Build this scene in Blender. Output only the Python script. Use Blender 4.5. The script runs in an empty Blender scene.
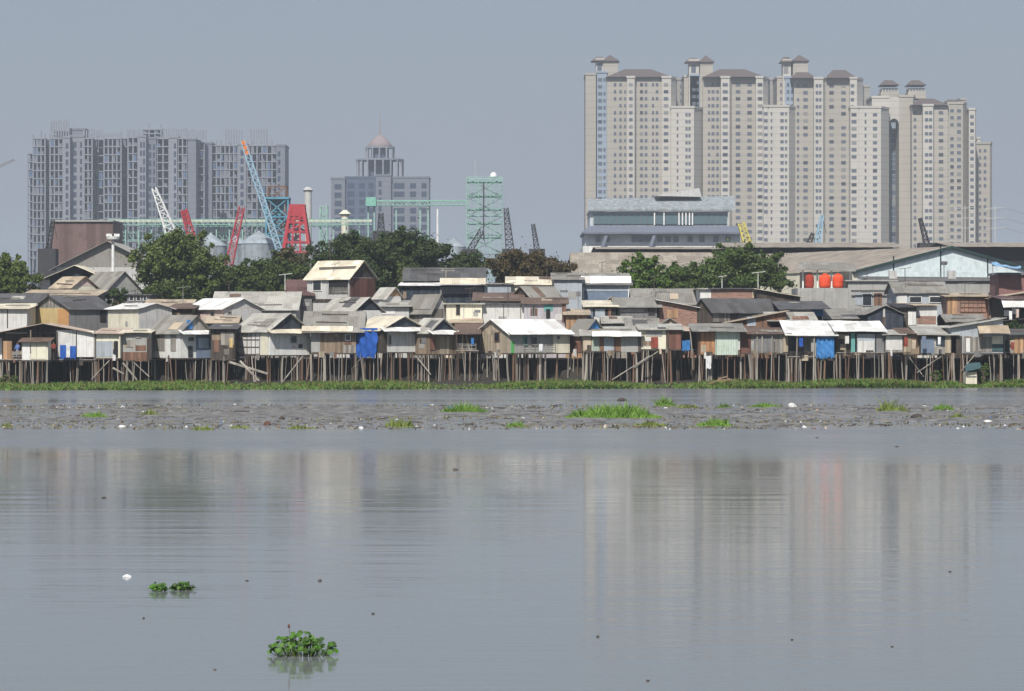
import bpy, math, random
import numpy as np
from mathutils import Vector, Matrix
random.seed(7); RNG = np.random.default_rng(7)
FP, CX, HY, H = 3000.0, 512.0, 325.0, 5.5          # focal length in pixels, centre column, horizon row, eye height
scene = bpy.context.scene
COL = scene.collection
def W(px, py, Y): return Vector(((px-CX)/FP*Y, Y, H+(HY-py)/FP*Y))
def R(a, b): return random.uniform(a, b)

# ------------------------------------------------------------------ materials
MATS = {}
class NT:
    def __init__(s, name):
        s.m = bpy.data.materials.new(name); s.m.use_nodes = True
        s.t = s.m.node_tree; s.n = s.t.nodes; s.l = s.t.links; s.b = s.n['Principled BSDF']
    def node(s, typ, **kw):
        n = s.n.new(typ)
        for k, v in kw.items():
            if k.startswith('i_'): n.inputs[int(k[2:]) if k[2:].isdigit() else k[2:]].default_value = v
            else: setattr(n, k, v)
        return n
    def link(s, a, b): s.l.new(a, b)
    def math(s, op, a, b=None, c=None):
        n = s.n.new('ShaderNodeMath'); n.operation = op
        for i, v in enumerate((a, b, c)):
            if v is None: continue
            if isinstance(v, (int, float)): n.inputs[i].default_value = v
            else: s.link(v, n.inputs[i])
        return n.outputs[0]
    def mix(s, f, a, b, mode='MIX'):
        n = s.n.new('ShaderNodeMix'); n.data_type = 'RGBA'; n.blend_type = mode
        for sock, v in ((n.inputs[0], f), (n.inputs[6], a), (n.inputs[7], b)):
            if isinstance(v, (int, float)): sock.default_value = v
            elif isinstance(v, (tuple, list)): sock.default_value = (*v[:3], 1)
            else: s.link(v, sock)
        return n.outputs[2]
    def coord(s, kind='Object'):
        return s.node('ShaderNodeTexCoord').outputs[kind]
    def noise(s, vec, scale, detail=4, rough=.6, sc=None):
        if sc:
            mp = s.node('ShaderNodeMapping'); mp.inputs['Scale'].default_value = sc; s.link(vec, mp.inputs[0]); vec = mp.outputs[0]
        n = s.node('ShaderNodeTexNoise'); n.inputs['Scale'].default_value = scale
        n.inputs['Detail'].default_value = detail; n.inputs['Roughness'].default_value = rough
        s.link(vec, n.inputs['Vector']); return n.outputs['Fac']
    def ramp(s, f, a, b):
        n = s.node('ShaderNodeMapRange'); n.inputs[1].default_value = a; n.inputs[2].default_value = b
        s.link(f, n.inputs[0]); return n.outputs[0]
def dark(c, k): return tuple(x*k for x in c)

def make_mat(kind, c, axis='x'):
    key = (kind, c, axis)
    if key in MATS: return MATS[key]
    g = NT(kind); b = g.b; co = g.coord()
    orand = g.node('ShaderNodeObjectInfo').outputs['Random']
    off = g.node('ShaderNodeVectorMath', operation='ADD'); g.link(co, off.inputs[0])
    cmb = g.node('ShaderNodeCombineXYZ'); r9 = g.math('MULTIPLY', orand, 60.0)
    for i in range(3): g.link(r9, cmb.inputs[i])
    g.link(cmb.outputs[0], off.inputs[1]); vec = off.outputs[0]
    sep = g.node('ShaderNodeSeparateXYZ'); g.link(co, sep.inputs[0]); X, Y, Z = sep.outputs
    b.inputs['Roughness'].default_value = .85
    b.inputs['Specular IOR Level'].default_value = .25
    if kind == 'sheet':
        al, ac = (X, Y) if axis == 'x' else (Y, X)
        wn = g.node('ShaderNodeTexWhiteNoise', noise_dimensions='3D'); cm = g.node('ShaderNodeCombineXYZ')
        g.link(g.math('FLOOR', g.math('DIVIDE', al, .85)), cm.inputs[0]); g.link(g.math('FLOOR', g.math('DIVIDE', ac, 1.7)), cm.inputs[1]); g.link(r9, cm.inputs[2])
        g.link(cm.outputs[0], wn.inputs['Vector'])
        tint = g.math('MULTIPLY_ADD', wn.outputs['Value'], .42, .72)
        base = g.mix(1.0, c, (1, 1, 1), 'MULTIPLY')
        tn = g.node('ShaderNodeMix', data_type='RGBA', blend_type='MULTIPLY'); tn.inputs[0].default_value = 1
        g.link(base, tn.inputs[6]); g.link(tint, tn.inputs[7]); base = tn.outputs[2]
        st = g.ramp(g.noise(vec, .9, 6, .7, (1, 1, 1)), .47, .72)
        base = g.mix(g.math('MULTIPLY', st, .6), base, (c[0]*.42+.03, c[1]*.36+.02, c[2]*.3+.01))
        sr = g.ramp(g.noise(vec, 1.0, 3, .6, (9, .6, 1) if axis == 'x' else (.6, 9, 1)), .5, .75)
        base = g.mix(g.math('MULTIPLY', sr, .38), base, dark(c, .45))
        g.link(base, b.inputs['Base Color'])
        rib = g.math('SINE', g.math('MULTIPLY', al, 2*math.pi/.22))
        bp = g.node('ShaderNodeBump'); bp.inputs['Distance'].default_value = .02; bp.inputs['Strength'].default_value = .8
        g.link(rib, bp.inputs['Height']); g.link(bp.outputs[0], b.inputs['Normal'])
        b.inputs['Roughness'].default_value = .65
    elif kind == 'wood':
        hx = g.math('ADD', X, Y)
        wn = g.node('ShaderNodeTexWhiteNoise', noise_dimensions='2D'); cm = g.node('ShaderNodeCombineXYZ')
        g.link(g.math('FLOOR', g.math('DIVIDE', hx, .24)), cm.inputs[0]); g.link(r9, cm.inputs[1]); g.link(cm.outputs[0], wn.inputs['Vector'])
        tn = g.node('ShaderNodeMix', data_type='RGBA', blend_type='MULTIPLY'); tn.inputs[0].default_value = 1
        tn.inputs[6].default_value = (*c, 1); g.link(g.math('MULTIPLY_ADD', wn.outputs['Value'], .75, .55), tn.inputs[7])
        base = tn.outputs[2]
        base = g.mix(g.math('MULTIPLY', g.ramp(g.noise(vec, .8, 5), .45, .7), .55), base, (c[0]*.6+.04, c[1]*.6+.04, c[2]*.6+.04))
        base = g.mix(g.math('MULTIPLY', g.ramp(g.noise(vec, 2.2, 4, .6, (3, 3, .5)), .52, .7), .55), base, dark(c, .35))
        g.link(base, b.inputs['Base Color'])
    elif kind == 'brick':
        hx = g.math('ADD', X, Y); cm = g.node('ShaderNodeCombineXYZ'); g.link(hx, cm.inputs[0]); g.link(Z, cm.inputs[1])
        br = g.node('ShaderNodeTexBrick'); g.link(cm.outputs[0], br.inputs['Vector'])
        br.inputs['Color1'].default_value = (*c, 1); br.inputs['Color2'].default_value = (*dark(c, .6), 1)
        br.inputs['Mortar'].default_value = (.3, .27, .24, 1); br.inputs['Scale'].default_value = 1
        br.inputs['Brick Width'].default_value = .4; br.inputs['Row Height'].default_value = .16; br.inputs['Mortar Size'].default_value = .02
        base = g.mix(g.math('MULTIPLY', g.ramp(g.noise(vec, 1.1, 5), .45, .72), .6), br.outputs['Color'], (.17, .13, .11))
        g.link(base, b.inputs['Base Color'])
    elif kind == 'plaster':
        base = g.mix(g.math('MULTIPLY', g.ramp(g.noise(vec, .8, 6, .7), .45, .75), .42), c, (c[0]*.38+.02, c[1]*.36+.02, c[2]*.33+.02))
        base = g.mix(g.math('MULTIPLY', g.ramp(g.noise(vec, 1.3, 4, .6, (3, 3, .35)), .52, .75), .5), base, (c[0]*.35+.02, c[1]*.32+.02, c[2]*.28+.02))
        hx = g.math('ADD', X, Y)
        sm = g.math('LESS_THAN', g.math('FRACT', g.math('DIVIDE', hx, 1.22)), .045)
        base = g.mix(g.math('MULTIPLY', sm, .45), base, dark(c, .4))
        g.link(base, b.inputs['Base Color'])
    elif kind == 'tower':
        ln = g.math('LESS_THAN', g.math('FRACT', g.math('DIVIDE', Z, 3.03)), .16)
        base = g.mix(g.math('MULTIPLY', ln, .35), c, dark(c, .6))
        base = g.mix(g.math('MULTIPLY', g.ramp(g.noise(vec, .06, 4, .6, (1, 1, .25)), .42, .7), .3), base, dark(c, .62))
        g.link(base, b.inputs['Base Color'])
    elif kind == 'leaf':
        f = g.ramp(g.noise(vec, .9, 3), .3, .7)
        base = g.mix(f, dark(c, .55), (c[0]*1.5, c[1]*1.45, c[2]*1.1))
        f2 = g.ramp(g.noise(vec, 7, 2), .35, .7)
        base = g.mix(g.math('MULTIPLY', f2, .5), base, (c[0]*1.9+.01, c[1]*1.6, c[2]*.9))
        g.link(base, b.inputs['Base Color']); b.inputs['Roughness'].default_value = .55
    elif kind == 'cloth':
        base = g.mix(g.ramp(g.noise(vec, 1.6, 4), .4, .7), c, (c[0]*.55, c[1]*.6, c[2]*.65))
        g.link(base, b.inputs['Base Color']); b.inputs['Roughness'].default_value = .6
    elif kind == 'glass':
        b.inputs['Base Color'].default_value = (*c, 1); b.inputs['Roughness'].default_value = .12; b.inputs['Specular IOR Level'].default_value = .5
    else:
        base = g.mix(g.math('MULTIPLY', g.ramp(g.noise(vec, 1.5, 5), .4, .7), .45), c, dark(c, .5))
        g.link(base, b.inputs['Base Color'])
    MATS[key] = g.m
    return g.m

PAL = dict(
 white=('sheet', (.84, .84, .82)), cream=('sheet', (.74, .68, .54)), grey=('sheet', (.27, .26, .235)), lgrey=('sheet', (.43, .42, .38)),
 dgrey=('sheet', (.105, .105, .108)), black=('sheet', (.045, .045, .05)), brown=('sheet', (.16, .11, .085)), tan=('sheet', (.47, .39, .29)),
 pink=('sheet', (.55, .44, .36)), tile=('sheet', (.13, .075, .07)), rustroof=('sheet', (.22, .11, .07)), bluesheet=('sheet', (.42, .47, .53)),
 w_white=('plaster', (.72, .72, .70)), w_cream=('plaster', (.72, .69, .56)), w_grey=('plaster', (.50, .50, .49)), w_dgrey=('plaster', (.19, .19, .195)),
 w_lilac=('plaster', (.44, .42, .45)), w_blue=('plaster', (.38, .42, .46)), w_yellow=('plaster', (.58, .45, .22)), w_pale=('plaster', (.62, .62, .60)),
 w_conc=('plaster', (.36, .36, .345)), w_teal=('plaster', (.14, .36, .34)), w_paleg=('sheet', (.46, .55, .48)), w_pink=('plaster', (.62, .50, .46)),
 plank=('wood', (.25, .19, .135)), plankg=('wood', (.27, .25, .225)), plankd=('wood', (.075, .06, .05)), ply=('wood', (.43, .36, .27)),
 orange=('wood', (.42, .26, .15)), redw=('wood', (.17, .08, .06)), brick=('brick', (.36, .17, .115)), rust=('wood', (.19, .105, .07)),
 slate=('wood', (.035, .045, .065)), pole=('wood', (.34, .31, .27)), poled=('wood', (.09, .072, .06)), blue=('cloth', (.025, .11, .45)), blue2=('cloth', (.05, .21, .50)),
 whitec=('cloth', (.78, .78, .78)), redc=('cloth', (.28, .06, .04)), green=('plain', (.10, .42, .12)), darkin=('plain', (.02, .02, .022)),  # darkin: near-black colour standing in for shade inside openings
 pane=('glass', (.025, .03, .035)), red=('plain', (.5, .03, .03)), tankred=('plain', (.75, .09, .035)), steel=('plain', (.45, .46, .47)),
 wpaint=('plain', (.78, .78, .77)), teald=('plain', (.05, .10, .11)), dirt=('plain', (.12, .10, .08)), gblue=('plain', (.17, .22, .30)))
def M(k, axis='x'):
    kd, c = PAL[k]
    return make_mat(kd, c, axis if kd == 'sheet' else 'x')

# ------------------------------------------------------------------ mesh helpers
class MB:
    def __init__(s): s.v = []; s.f = []
    def add(s, v, f):
        o = len(s.v); s.v += [tuple(p) for p in v]; s.f += [tuple(i+o for i in q) for q in f]; return s
    def box(s, a, b):
        x0, y0, z0 = a; x1, y1, z1 = b
        return s.add([(x0,y0,z0),(x1,y0,z0),(x1,y1,z0),(x0,y1,z0),(x0,y0,z1),(x1,y0,z1),(x1,y1,z1),(x0,y1,z1)],
              [(0,3,2,1),(4,5,6,7),(0,1,5,4),(1,2,6,5),(2,3,7,6),(3,0,4,7)])
    def prism(s, pts, z0, z1, top=None):
        n = len(pts)
        v = [(p[0], p[1], z0) for p in pts]+[(p[0], p[1], z1) for p in (top or pts)]
        return s.add(v, [tuple(range(n))[::-1], tuple(range(n, 2*n))]+[(i, (i+1) % n, n+(i+1) % n, n+i) for i in range(n)])
    def bar(s, p, q, r, r2=None, n=4):
        p = Vector(p); q = Vector(q); r2 = r if r2 is None else r2
        d = (q-p).normalized() if (q-p).length > 1e-6 else Vector((0, 0, 1))
        a = d.cross(Vector((0, 0, 1)) if abs(d.z) < .95 else Vector((0, 1, 0))).normalized(); c = d.cross(a)
        v = []
        for P, rr in ((p, r), (q, r2)):
            for i in range(n):
                t = 2*math.pi*(i+.5)/n; v.append(P+a*math.cos(t)*rr+c*math.sin(t)*rr)
        return s.add(v, [tuple(range(n))[::-1], tuple(range(n, 2*n))]+[(i, (i+1) % n, n+(i+1) % n, n+i) for i in range(n)])
    def lathe(s, c, prof, n=16):
        v = []; f = []
        for (r, z) in prof:
            for i in range(n):
                t = 2*math.pi*i/n; v.append((c[0]+r*math.cos(t), c[1]+r*math.sin(t), c[2]+z))
        for k in range(len(prof)-1):
            for i in range(n): f.append((k*n+i, k*n+(i+1) % n, (k+1)*n+(i+1) % n, (k+1)*n+i))
        f.append(tuple(range(n))[::-1]); f.append(tuple(range((len(prof)-1)*n, len(prof)*n)))
        return s.add(v, f)
    def slab(s, p00, p10, p11, p01, nx, ny, jit, th):
        P = [Vector(p) for p in (p00, p10, p11, p01)]; top = []
        for j in range(ny+1):
            for i in range(nx+1):
                u, w = i/nx, j/ny
                if j in (0, ny): w += R(-.4, .4)*jit/max(.5, (P[3]-P[0]).length)
                p = P[0]*(1-u)*(1-w)+P[1]*u*(1-w)+P[2]*u*w+P[3]*(1-u)*w
                p.z += R(-jit, jit)*.5; top.append(p)
        n = len(top); v = top+[p-Vector((0, 0, th)) for p in top]; f = []; a = nx+1
        for j in range(ny):
            for i in range(nx):
                q = (j*a+i, j*a+i+1, (j+1)*a+i+1, (j+1)*a+i); f.append(q); f.append(tuple(n+t for t in q[::-1]))
        for i in range(nx):
            f.append((i, n+i, n+i+1, i+1)); t = ny*a+i; f.append((t, t+1, n+t+1, n+t))
        for j in range(ny):
            t = j*a; f.append((t, t+a, n+t+a, n+t)); t = j*a+nx; f.append((t, n+t, n+t+a, t+a))
        return s.add(v, f)
    def build(s, name, mat, parent=None, world=False, smooth=False):
        me = bpy.data.meshes.new(name)
        v = s.v
        if world and parent is not None:
            L = parent.location; v = [(p[0]-L.x, p[1]-L.y, p[2]-L.z) for p in v]
        me.from_pydata(v, [], s.f); me.materials.append(mat)
        if smooth: me.polygons.foreach_set('use_smooth', [True]*len(me.polygons))
        o = bpy.data.objects.new(name, me); COL.objects.link(o); o.parent = parent
        return o
def tag(o, label=None, cat=None, group=None, kind=None):
    if label: o['label'] = label
    if cat: o['category'] = cat
    if group: o['group'] = group
    if kind: o['kind'] = kind
    return o
def empty(name, loc, label, cat, group=None, rz=0):
    o = bpy.data.objects.new(name, None); COL.objects.link(o); o.location = loc; o.rotation_euler.z = rz
    o.empty_display_size = .5
    return tag(o, label, cat, group)
def lone(name, mb, mat, base, label, cat, group=None, smooth=False):
    b = Vector(base); mb.v = [(p[0]-b.x, p[1]-b.y, p[2]-b.z) for p in mb.v]
    o = mb.build(name, mat, None, smooth=smooth); o.location = b
    return tag(o, label, cat, group)
_pm = {}
def unit(key, fn, mat):
    if key not in _pm:
        mb = MB(); fn(mb); me = bpy.data.meshes.new(key); me.from_pydata(mb.v, [], mb.f); me.materials.append(mat); _pm[key] = me
    return _pm[key]
def inst(name, me, parent, loc, scale=(1, 1, 1), rot=(0, 0, 0)):
    o = bpy.data.objects.new(name, me); COL.objects.link(o); o.parent = parent
    o.location = loc; o.scale = scale; o.rotation_euler = rot
    return o
def shore(x): return 257.5+.14*max(-80, min(80, x))          # the waterline runs slightly aslant
def ground_z(Y, x=0.0):
    s = shore(x)
    return float(np.interp(Y, [-400, s-22, s-4, s+.5, 268, 273, 275.6, 284, 300], [-1.6, -1.6, -.45, .02, .16, .5, 2.3, 2.35, 2.4]))  # steep rise behind the front row added as a dark backdrop under decks

# ------------------------------------------------------------------ houses
def stilt_mesh(d, v):
    return unit('stilt_%d_%d' % (d, v), lambda mb: mb.bar((0, 0, 0), ((v-1)*.03, 0, .5), .062, .056, 6).bar(((v-1)*.03, 0, .5), (0, 0, 1), .056, .048, 6), M('poled' if d else ('pole', 'poleb', 'pole')[v % 3]))  # rear rows take dark wood, the under-deck shade put into colour
def house(label, typ, Y, xl, xc, xr, yb, ye, yr, wall, roof, gable=None, feats=(), th=None, depth=None, porch=0, over=.3,
          stilts=None, name=None, group=None, back=True, jit=.05, deck=True, patches=None, gz=None):
    dx = lambda px: (px-CX)/FP
    if xc is None: a = 0.0
    else: a = math.radians(th if th is not None else 50)
    Zf = lambda py, t: H+(HY-py)/FP*t
    if a == 0:
        O = Vector((dx(xl)*Y, Y)); lx = (dx(xr)-dx(xl))*Y; ly = depth or R(4.5, 6)
        ux = Vector((1, 0)); uy = Vector((0, 1)); Yc = Y
    else:
        C = Vector((dx(xc)*Y, Y)); ux = Vector((math.cos(a), -math.sin(a))); uy = Vector((math.sin(a), math.cos(a))); Yc = Y
        # C - lx*ux lies on the sight line of xl ; C + ly*uy on that of xr
        k = dx(xl); lx = (C.x-k*C.y)/(ux.x-k*ux.y)
        k = dx(xr); ly = (k*C.y-C.x)/(uy.x-k*uy.y)
        O = C-ux*lx
    stilted = yb is not None and stilts != 0
    zb = Zf(yb, Yc) if yb is not None else ground_z(Y)-.3
    ze = Zf(ye, Yc)-zb; zr = Zf(yr, Yc)-zb
    name = name or ('stilt_house' if stilted else 'shanty_house')
    E = empty(name, (O.x, O.y, zb), label, 'house', group or ('houses on stilts along the shore' if stilted else 'shanty houses behind the shore row'), -a)
    p0 = porch
    ridge = 'y' if typ in ('L', 'front') else 'x'
    ov = over
    # walls
    if typ in ('shed', 'tilt'):
        hz = {'shed': lambda x, y: ze+(zr-ze)*(y/ly), 'tilt': lambda x, y: ze+(zr-ze)*(x/lx)}[typ]
        cs = [(0, p0), (lx, p0), (lx, ly), (0, ly)]
        mb = MB(); mb.add([(x, y, 0) for x, y in cs]+[(x, y, hz(x, y)-.09) for x, y in cs], [(0,3,2,1),(4,5,6,7),(0,1,5,4),(1,2,6,5),(2,3,7,6),(3,0,4,7)])
        mb.build('wall', M(wall), E)
        cr = [(-ov, -ov*1.4), (lx+ov, -ov*1.4), (lx+ov, ly+ov), (-ov, ly+ov)]
        nx = max(2, int((lx+2*ov)/1.2)); ny = max(2, int(ly/2))
        rf = MB().slab(*[(x, y, hz(x, y)) for x, y in cr], nx, ny, jit, .05).build('roof', M(roof, 'x'), E)
        topz = lambda x, y: hz(x, y)
    elif typ == 'flat':
        MB().box((0, p0, 0), (lx, ly, ze-.12)).build('wall', M(wall), E)
        rf = MB().slab((-ov, -ov, ze), (lx+ov, -ov, ze), (lx+ov, ly+ov, ze), (-ov, ly+ov, ze), max(2, int(lx)), 3, jit*.5, .12).build('roof', M(roof, 'x'), E)
        topz = lambda x, y: ze
    else:
        MB().box((0, p0, 0), (lx, ly, ze-.02)).build('wall', M(wall), E)
        gm = M(gable or wall)
        if ridge == 'x':
            mm = ly/2; sl = (zr-ze)/mm
            for (x0, x1) in ((0, .12), (lx-.12, lx)):
                g = MB().add([(x0, p0, ze), (x0, ly, ze), (x0, mm, zr-.07)]+[(x1, p0, ze), (x1, ly, ze), (x1, mm, zr-.07)], [(0,1,2),(5,4,3),(0,3,4,1),(1,4,5,2),(2,5,3,0)])
                g.build('gable', gm, E)
            nx = max(2, int((lx+2*ov)/1.1)); ny = 3
            rf = MB().slab((-ov, -ov, ze-sl*ov), (lx+ov, -ov, ze-sl*ov), (lx+ov, mm, zr), (-ov, mm, zr), nx, ny, jit, .05)
            rf.slab((-ov, mm, zr), (lx+ov, mm, zr), (lx+ov, ly+ov, ze-sl*ov), (-ov, ly+ov, ze-sl*ov), nx, ny, jit, .05)
            rf = rf.build('roof', M(roof, 'x'), E)
            topz = lambda x, y: ze+sl*(y if y < mm else ly-y)
        else:
            mm = lx/2; sl = (zr-ze)/mm
            for (y0, y1) in ((p0, p0+.12), (ly-.12, ly)):
                g = MB().add([(0, y0, ze), (lx, y0, ze), (mm, y0, zr-.07)]+[(0, y1, ze), (lx, y1, ze), (mm, y1, zr-.07)], [(0,1,2),(5,4,3),(0,3,4,1),(1,4,5,2),(2,5,3,0)])
                g.build('gable', gm, E)
            ny = max(2, int((ly+2*ov)/1.1)); nx = 3
            rf = MB().slab((-ov, -ov, ze-sl*ov), (mm, -ov, zr), (mm, ly+ov, zr), (-ov, ly+ov, ze-sl*ov), nx, ny, jit, .05)
            rf.slab((mm, -ov, zr), (lx+ov, -ov, ze-sl*ov), (lx+ov, ly+ov, ze-sl*ov), (mm, ly+ov, zr), nx, ny, jit, .05)
            rf = rf.build('roof', M(roof, 'y'), E)
            topz = lambda x, y: ze+sl*(x if x < mm else lx-x)
    # loose sheets and stains of other material lying on the roof
    for _ in range(patches if patches is not None else random.choice((0, 0, 1, 1))):
        if typ == 'flat': break
        pw, pl = R(.7, 1.6), R(.6, 1.4)
        x0 = R(0, max(.1, lx-pw)); y0 = R(0, max(.1, (ly/2 if ridge == 'x' and typ not in ('shed', 'tilt') else ly)-pl))
        if ridge == 'y' and typ in ('L', 'front') : x0 = R(lx/2, max(lx/2+.05, lx-pw))
        c = [(x0, y0), (x0+pw, y0+R(-.1, .1)), (x0+pw, y0+pl), (x0+R(-.1, .1), y0+pl)]
        MB().slab(*[(x, y, topz(x, y)+.05) for x, y in c], 2, 2, .03, .025).build('patch', M(random.choice(('lgrey', 'rustroof', 'dgrey', 'tan', 'grey', 'brown'))), rf)
    for _ in range(random.choice((0, 1, 2)) if typ != 'flat' and lx > 2.5 else 0):      # timbers weighing the sheets down
        s = R(.15, .8); q = R(.1, .9)
        if ridge == 'y' and typ in ('L', 'front'):
            y0, y1 = R(0, ly*.5), R(ly*.5, ly); x_ = lx*(.5+.45*s); A, B_ = (x_, y0), (min(lx, x_+R(-.3, .3)), y1)
        else:
            d_ = ly/2 if typ in ('slope', 'R') else ly; y_ = d_*s; x0 = R(0, lx*.5); A, B_ = (x0, y_), (x0+R(1, max(1.1, lx-x0)), min(d_, y_+R(-.25, .25)))
        MB().bar((*A, topz(*A)+.09), (*B_, topz(*B_)+.09), .05, .045).build('timber', M(random.choice(('pole', 'poled', 'plankd'))), rf)
    # feature placement
    def on_front(px, yoff):
        k = dx(px); Ox, Oy = O.x+uy.x*yoff, O.y+uy.y*yoff
        s = (k*Oy-Ox)/(ux.x-k*ux.y); return s, Oy+ux.y*s
    def on_side(px, xoff):
        k = dx(px); Ox, Oy = O.x+ux.x*(lx+xoff), O.y+ux.y*(lx+xoff)
        s = (k*Oy-Ox)/(uy.x-k*uy.y); return s, Oy+uy.y*s
    def face_rect(x0, y0, x1, y1, out, pr, side=None):
        side = (xc is not None and (x0+x1)/2 > xc) if side is None else side
        if side:
            s0, t0 = on_side(x0, out); s1, t1 = on_side(x1, out); t = (t0+t1)/2
            return ('S', s0, s1, Zf(y1, t)-zb, Zf(y0, t)-zb)
        yo = p0-out if out < 5 else 0
        s0, t0 = on_front(x0, yo); s1, t1 = on_front(x1, yo); t = (t0+t1)/2
        return ('F', s0, s1, Zf(y1, t)-zb, Zf(y0, t)-zb)
    def fbox(fr, o0, o1, shrink=0):
        k, s0, s1, z0, z1 = fr; s0 += shrink; s1 -= shrink; z0 += shrink; z1 -= shrink
        return MB().box((lx+o0, s0, z0), (lx+o1, s1, z1)) if k == 'S' else MB().box((s0, p0-o1, z0), (s1, p0-o0, z1))
    for i, ft in enumerate(feats):
        k = ft[0]; x0, y0, x1, y1 = ft[1:5]; mt = ft[5] if len(ft) > 5 else 'pane'; out = ft[6] if len(ft) > 6 else 0
        pr = out+.035+.011*i
        if k == 'pan': fbox(face_rect(x0, y0, x1, y1, out, pr), out-.02 if out else -.02, pr).build('wall_panel', M(mt), E)
        elif k == 'win':
            fr = face_rect(x0, y0, x1, y1, out, pr); fw = fbox(fr, -.02, pr+.03).build('window', M(mt if mt != 'pane' else 'plankg'), E)
            fbox(fr, pr, pr+.05, .09).build('pane', M('pane'), fw)
        elif k == 'door': fbox(face_rect(x0, y0, x1, y1, out, pr), -.02, pr+.03).build('door', M(mt), E)
        elif k == 'awn':      # y0 = at the wall, y1 = outer edge
            od = ft[6] if len(ft) > 6 else .9
            fr = face_rect(x0, y0, x1, y1, 0, 0); _, s0, s1, z0, z1 = fr; n = max(2, int((s1-s0)/.9))
            m = MB()
            if fr[0] == 'S': m.slab((lx+od, s0, z0), (lx+od, s1, z0), (lx, s1, z1), (lx, s0, z1), n, 2, jit, .04)
            else: m.slab((s0, p0-od, z0), (s1, p0-od, z0), (s1, p0, z1), (s0, p0, z1), n, 2, jit, .04)
            m.build('awning', M(mt, 'y' if fr[0] == 'S' else 'x'), E)
        elif k == 'tarp':
            fr = face_rect(x0, y0, x1, y1, out, pr); kk, s0, s1, z0, z1 = fr; nx, nz = 14, 9; v = []; f = []
            ph = R(0, 6)
            for L in (0, .015):
                for j in range(nz+1):
                    for q in range(nx+1):
                        s = s0+(s1-s0)*q/nx; z = z0+(z1-z0)*j/nz+(R(-.22, .22) if j == 0 else 0)
                        o = pr+.12+.09*math.sin(q*1.9+ph+j*.5)+.05*math.sin(j*1.7+q)+L+.15*(1-j/nz)
                        if kk == 'S': v.append((lx+o, s, z))
                        else: v.append((s, p0-o, z))
            n = (nx+1)*(nz+1)
            for j in range(nz):
                for q in range(nx):
                    t = (j*(nx+1)+q, j*(nx+1)+q+1, (j+1)*(nx+1)+q+1, (j+1)*(nx+1)+q); f.append(t); f.append(tuple(n+e for e in t[::-1]))
            MB().add(v, f).build('tarpaulin', M(mt), E, smooth=True)
        elif k == 'rail':
            fr = face_rect(x0, y0, x1, y1, out, pr); kk, s0, s1, z0, z1 = fr; m = MB()
            P = lambda s, z: (lx+pr, s, z) if kk == 'S' else (s, p0-pr, z)
            for q in range(4): z = z0+(z1-z0)*q/3; m.bar(P(s0, z), P(s1, z+R(-.05, .05)), .045)
            for q in range(5): s = s0+(s1-s0)*q/4; m.bar(P(s, z0-.1), P(s, z1+.08), .04)
            m.build('railing', M(mt), E)
        elif k == 'grid':
            fr = face_rect(x0, y0, x1, y1, out, pr); kk, s0, s1, z0, z1 = fr; m = MB()
            P = lambda s, z: (lx+pr, s, z) if kk == 'S' else (s, p0-pr, z)
            for q in range(4): z = z0+(z1-z0)*q/3; m.bar(P(s0, z), P(s1, z), .035)
            for q in range(7): s = s0+(s1-s0)*q/6; m.bar(P(s, z0), P(s, z1), .035)
            m.build('lattice', M(mt), E)
        elif k == 'rake':
            sl = (zr-ze)/(ly/2); X_ = lx+ov+.1; z0 = ze-sl*ov; m = MB()
            m.bar((X_, -ov, z0-.1), (X_, ly/2, zr-.1), .2); m.bar((X_, ly+ov, z0-.1), (X_, ly/2, zr-.1), .2); m.build('gable_trim', M(mt), E)
        elif k == 'post':
            fr = face_rect(x0, y0, x1, y1, out, pr); kk, s0, s1, z0, z1 = fr; m = MB()
            P = lambda s, z: (lx+pr+.1, s, z) if kk == 'S' else (s, p0-pr-.1, z)
            m.bar(P(s0, z1), P(s1, z0), .06, .06, 6).build('post', M(mt), E)
    if not wall.startswith('w_w') and lx > 2 and typ != 'L':                      # odd boards nailed over the front
        for q in range(random.choice((2, 3, 4)) if stilted else random.choice((0, 1, 2))):
            w_, h_ = R(.3, 1.0), R(.25, .9); x_ = R(.1, max(.15, lx-w_-.1)); z_ = R(.1, max(.15, ze-h_-.3)) if stilted else R(max(.2, ze-2.2), max(.3, ze-h_-.3))
            pr = .02+.004*q; MB().box((x_, p0-pr, z_), (x_+w_, p0-.0, z_+h_)).build('board', M(random.choice(('plankd', 'plank', 'w_dgrey', 'ply', 'rust', 'w_pale', 'plankg', 'poled', 'w_conc'))), E)
    # deck and stilts
    if stilted:
        for q in range(max(1, int(lx/1.3)) if name == 'stilt_house' else 0):        # ragged boards hanging below the floor line
            w_ = R(.15, .7); x_ = R(0, max(.05, lx-w_)); h_ = R(.12, .5)
            MB().box((x_, -.09-.005*q, -h_), (x_+w_, -.06-.005*q, R(.02, .3))).build('skirt_board', M(random.choice(('plankd', 'plank', 'plankg', 'w_dgrey', 'ply', 'rust', 'poled', 'w_pale'))), E)
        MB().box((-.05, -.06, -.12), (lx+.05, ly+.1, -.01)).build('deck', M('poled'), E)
        if porch: MB().box((-.05, -.12, .0), (lx+.05, p0-.02, .07)).build('porch_floor', M('plankg'), E)
        nf = stilts or max(3, int((xr-xl)/3.1))
        pts = []
        cl = [R(0, 1) for _ in range(4)]+[.01, .99]
        def line(p, q, n, d):
            for i in range(n):
                u = min(.99, max(.01, random.choice(cl)+random.gauss(0, .035) if random.random() < .55 else random.random())); pts.append((p[0]+(q[0]-p[0])*u, p[1]+(q[1]-p[1])*u+R(-.1, .1), d))
        if a == 0: line((0, 0), (lx, 0), nf, 0)
        else:
            line((0, 0), (lx, 0), max(2, int(nf*.5)), 0); line((lx, 0), (lx, ly), max(2, int(nf*.5)), 0)
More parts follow.
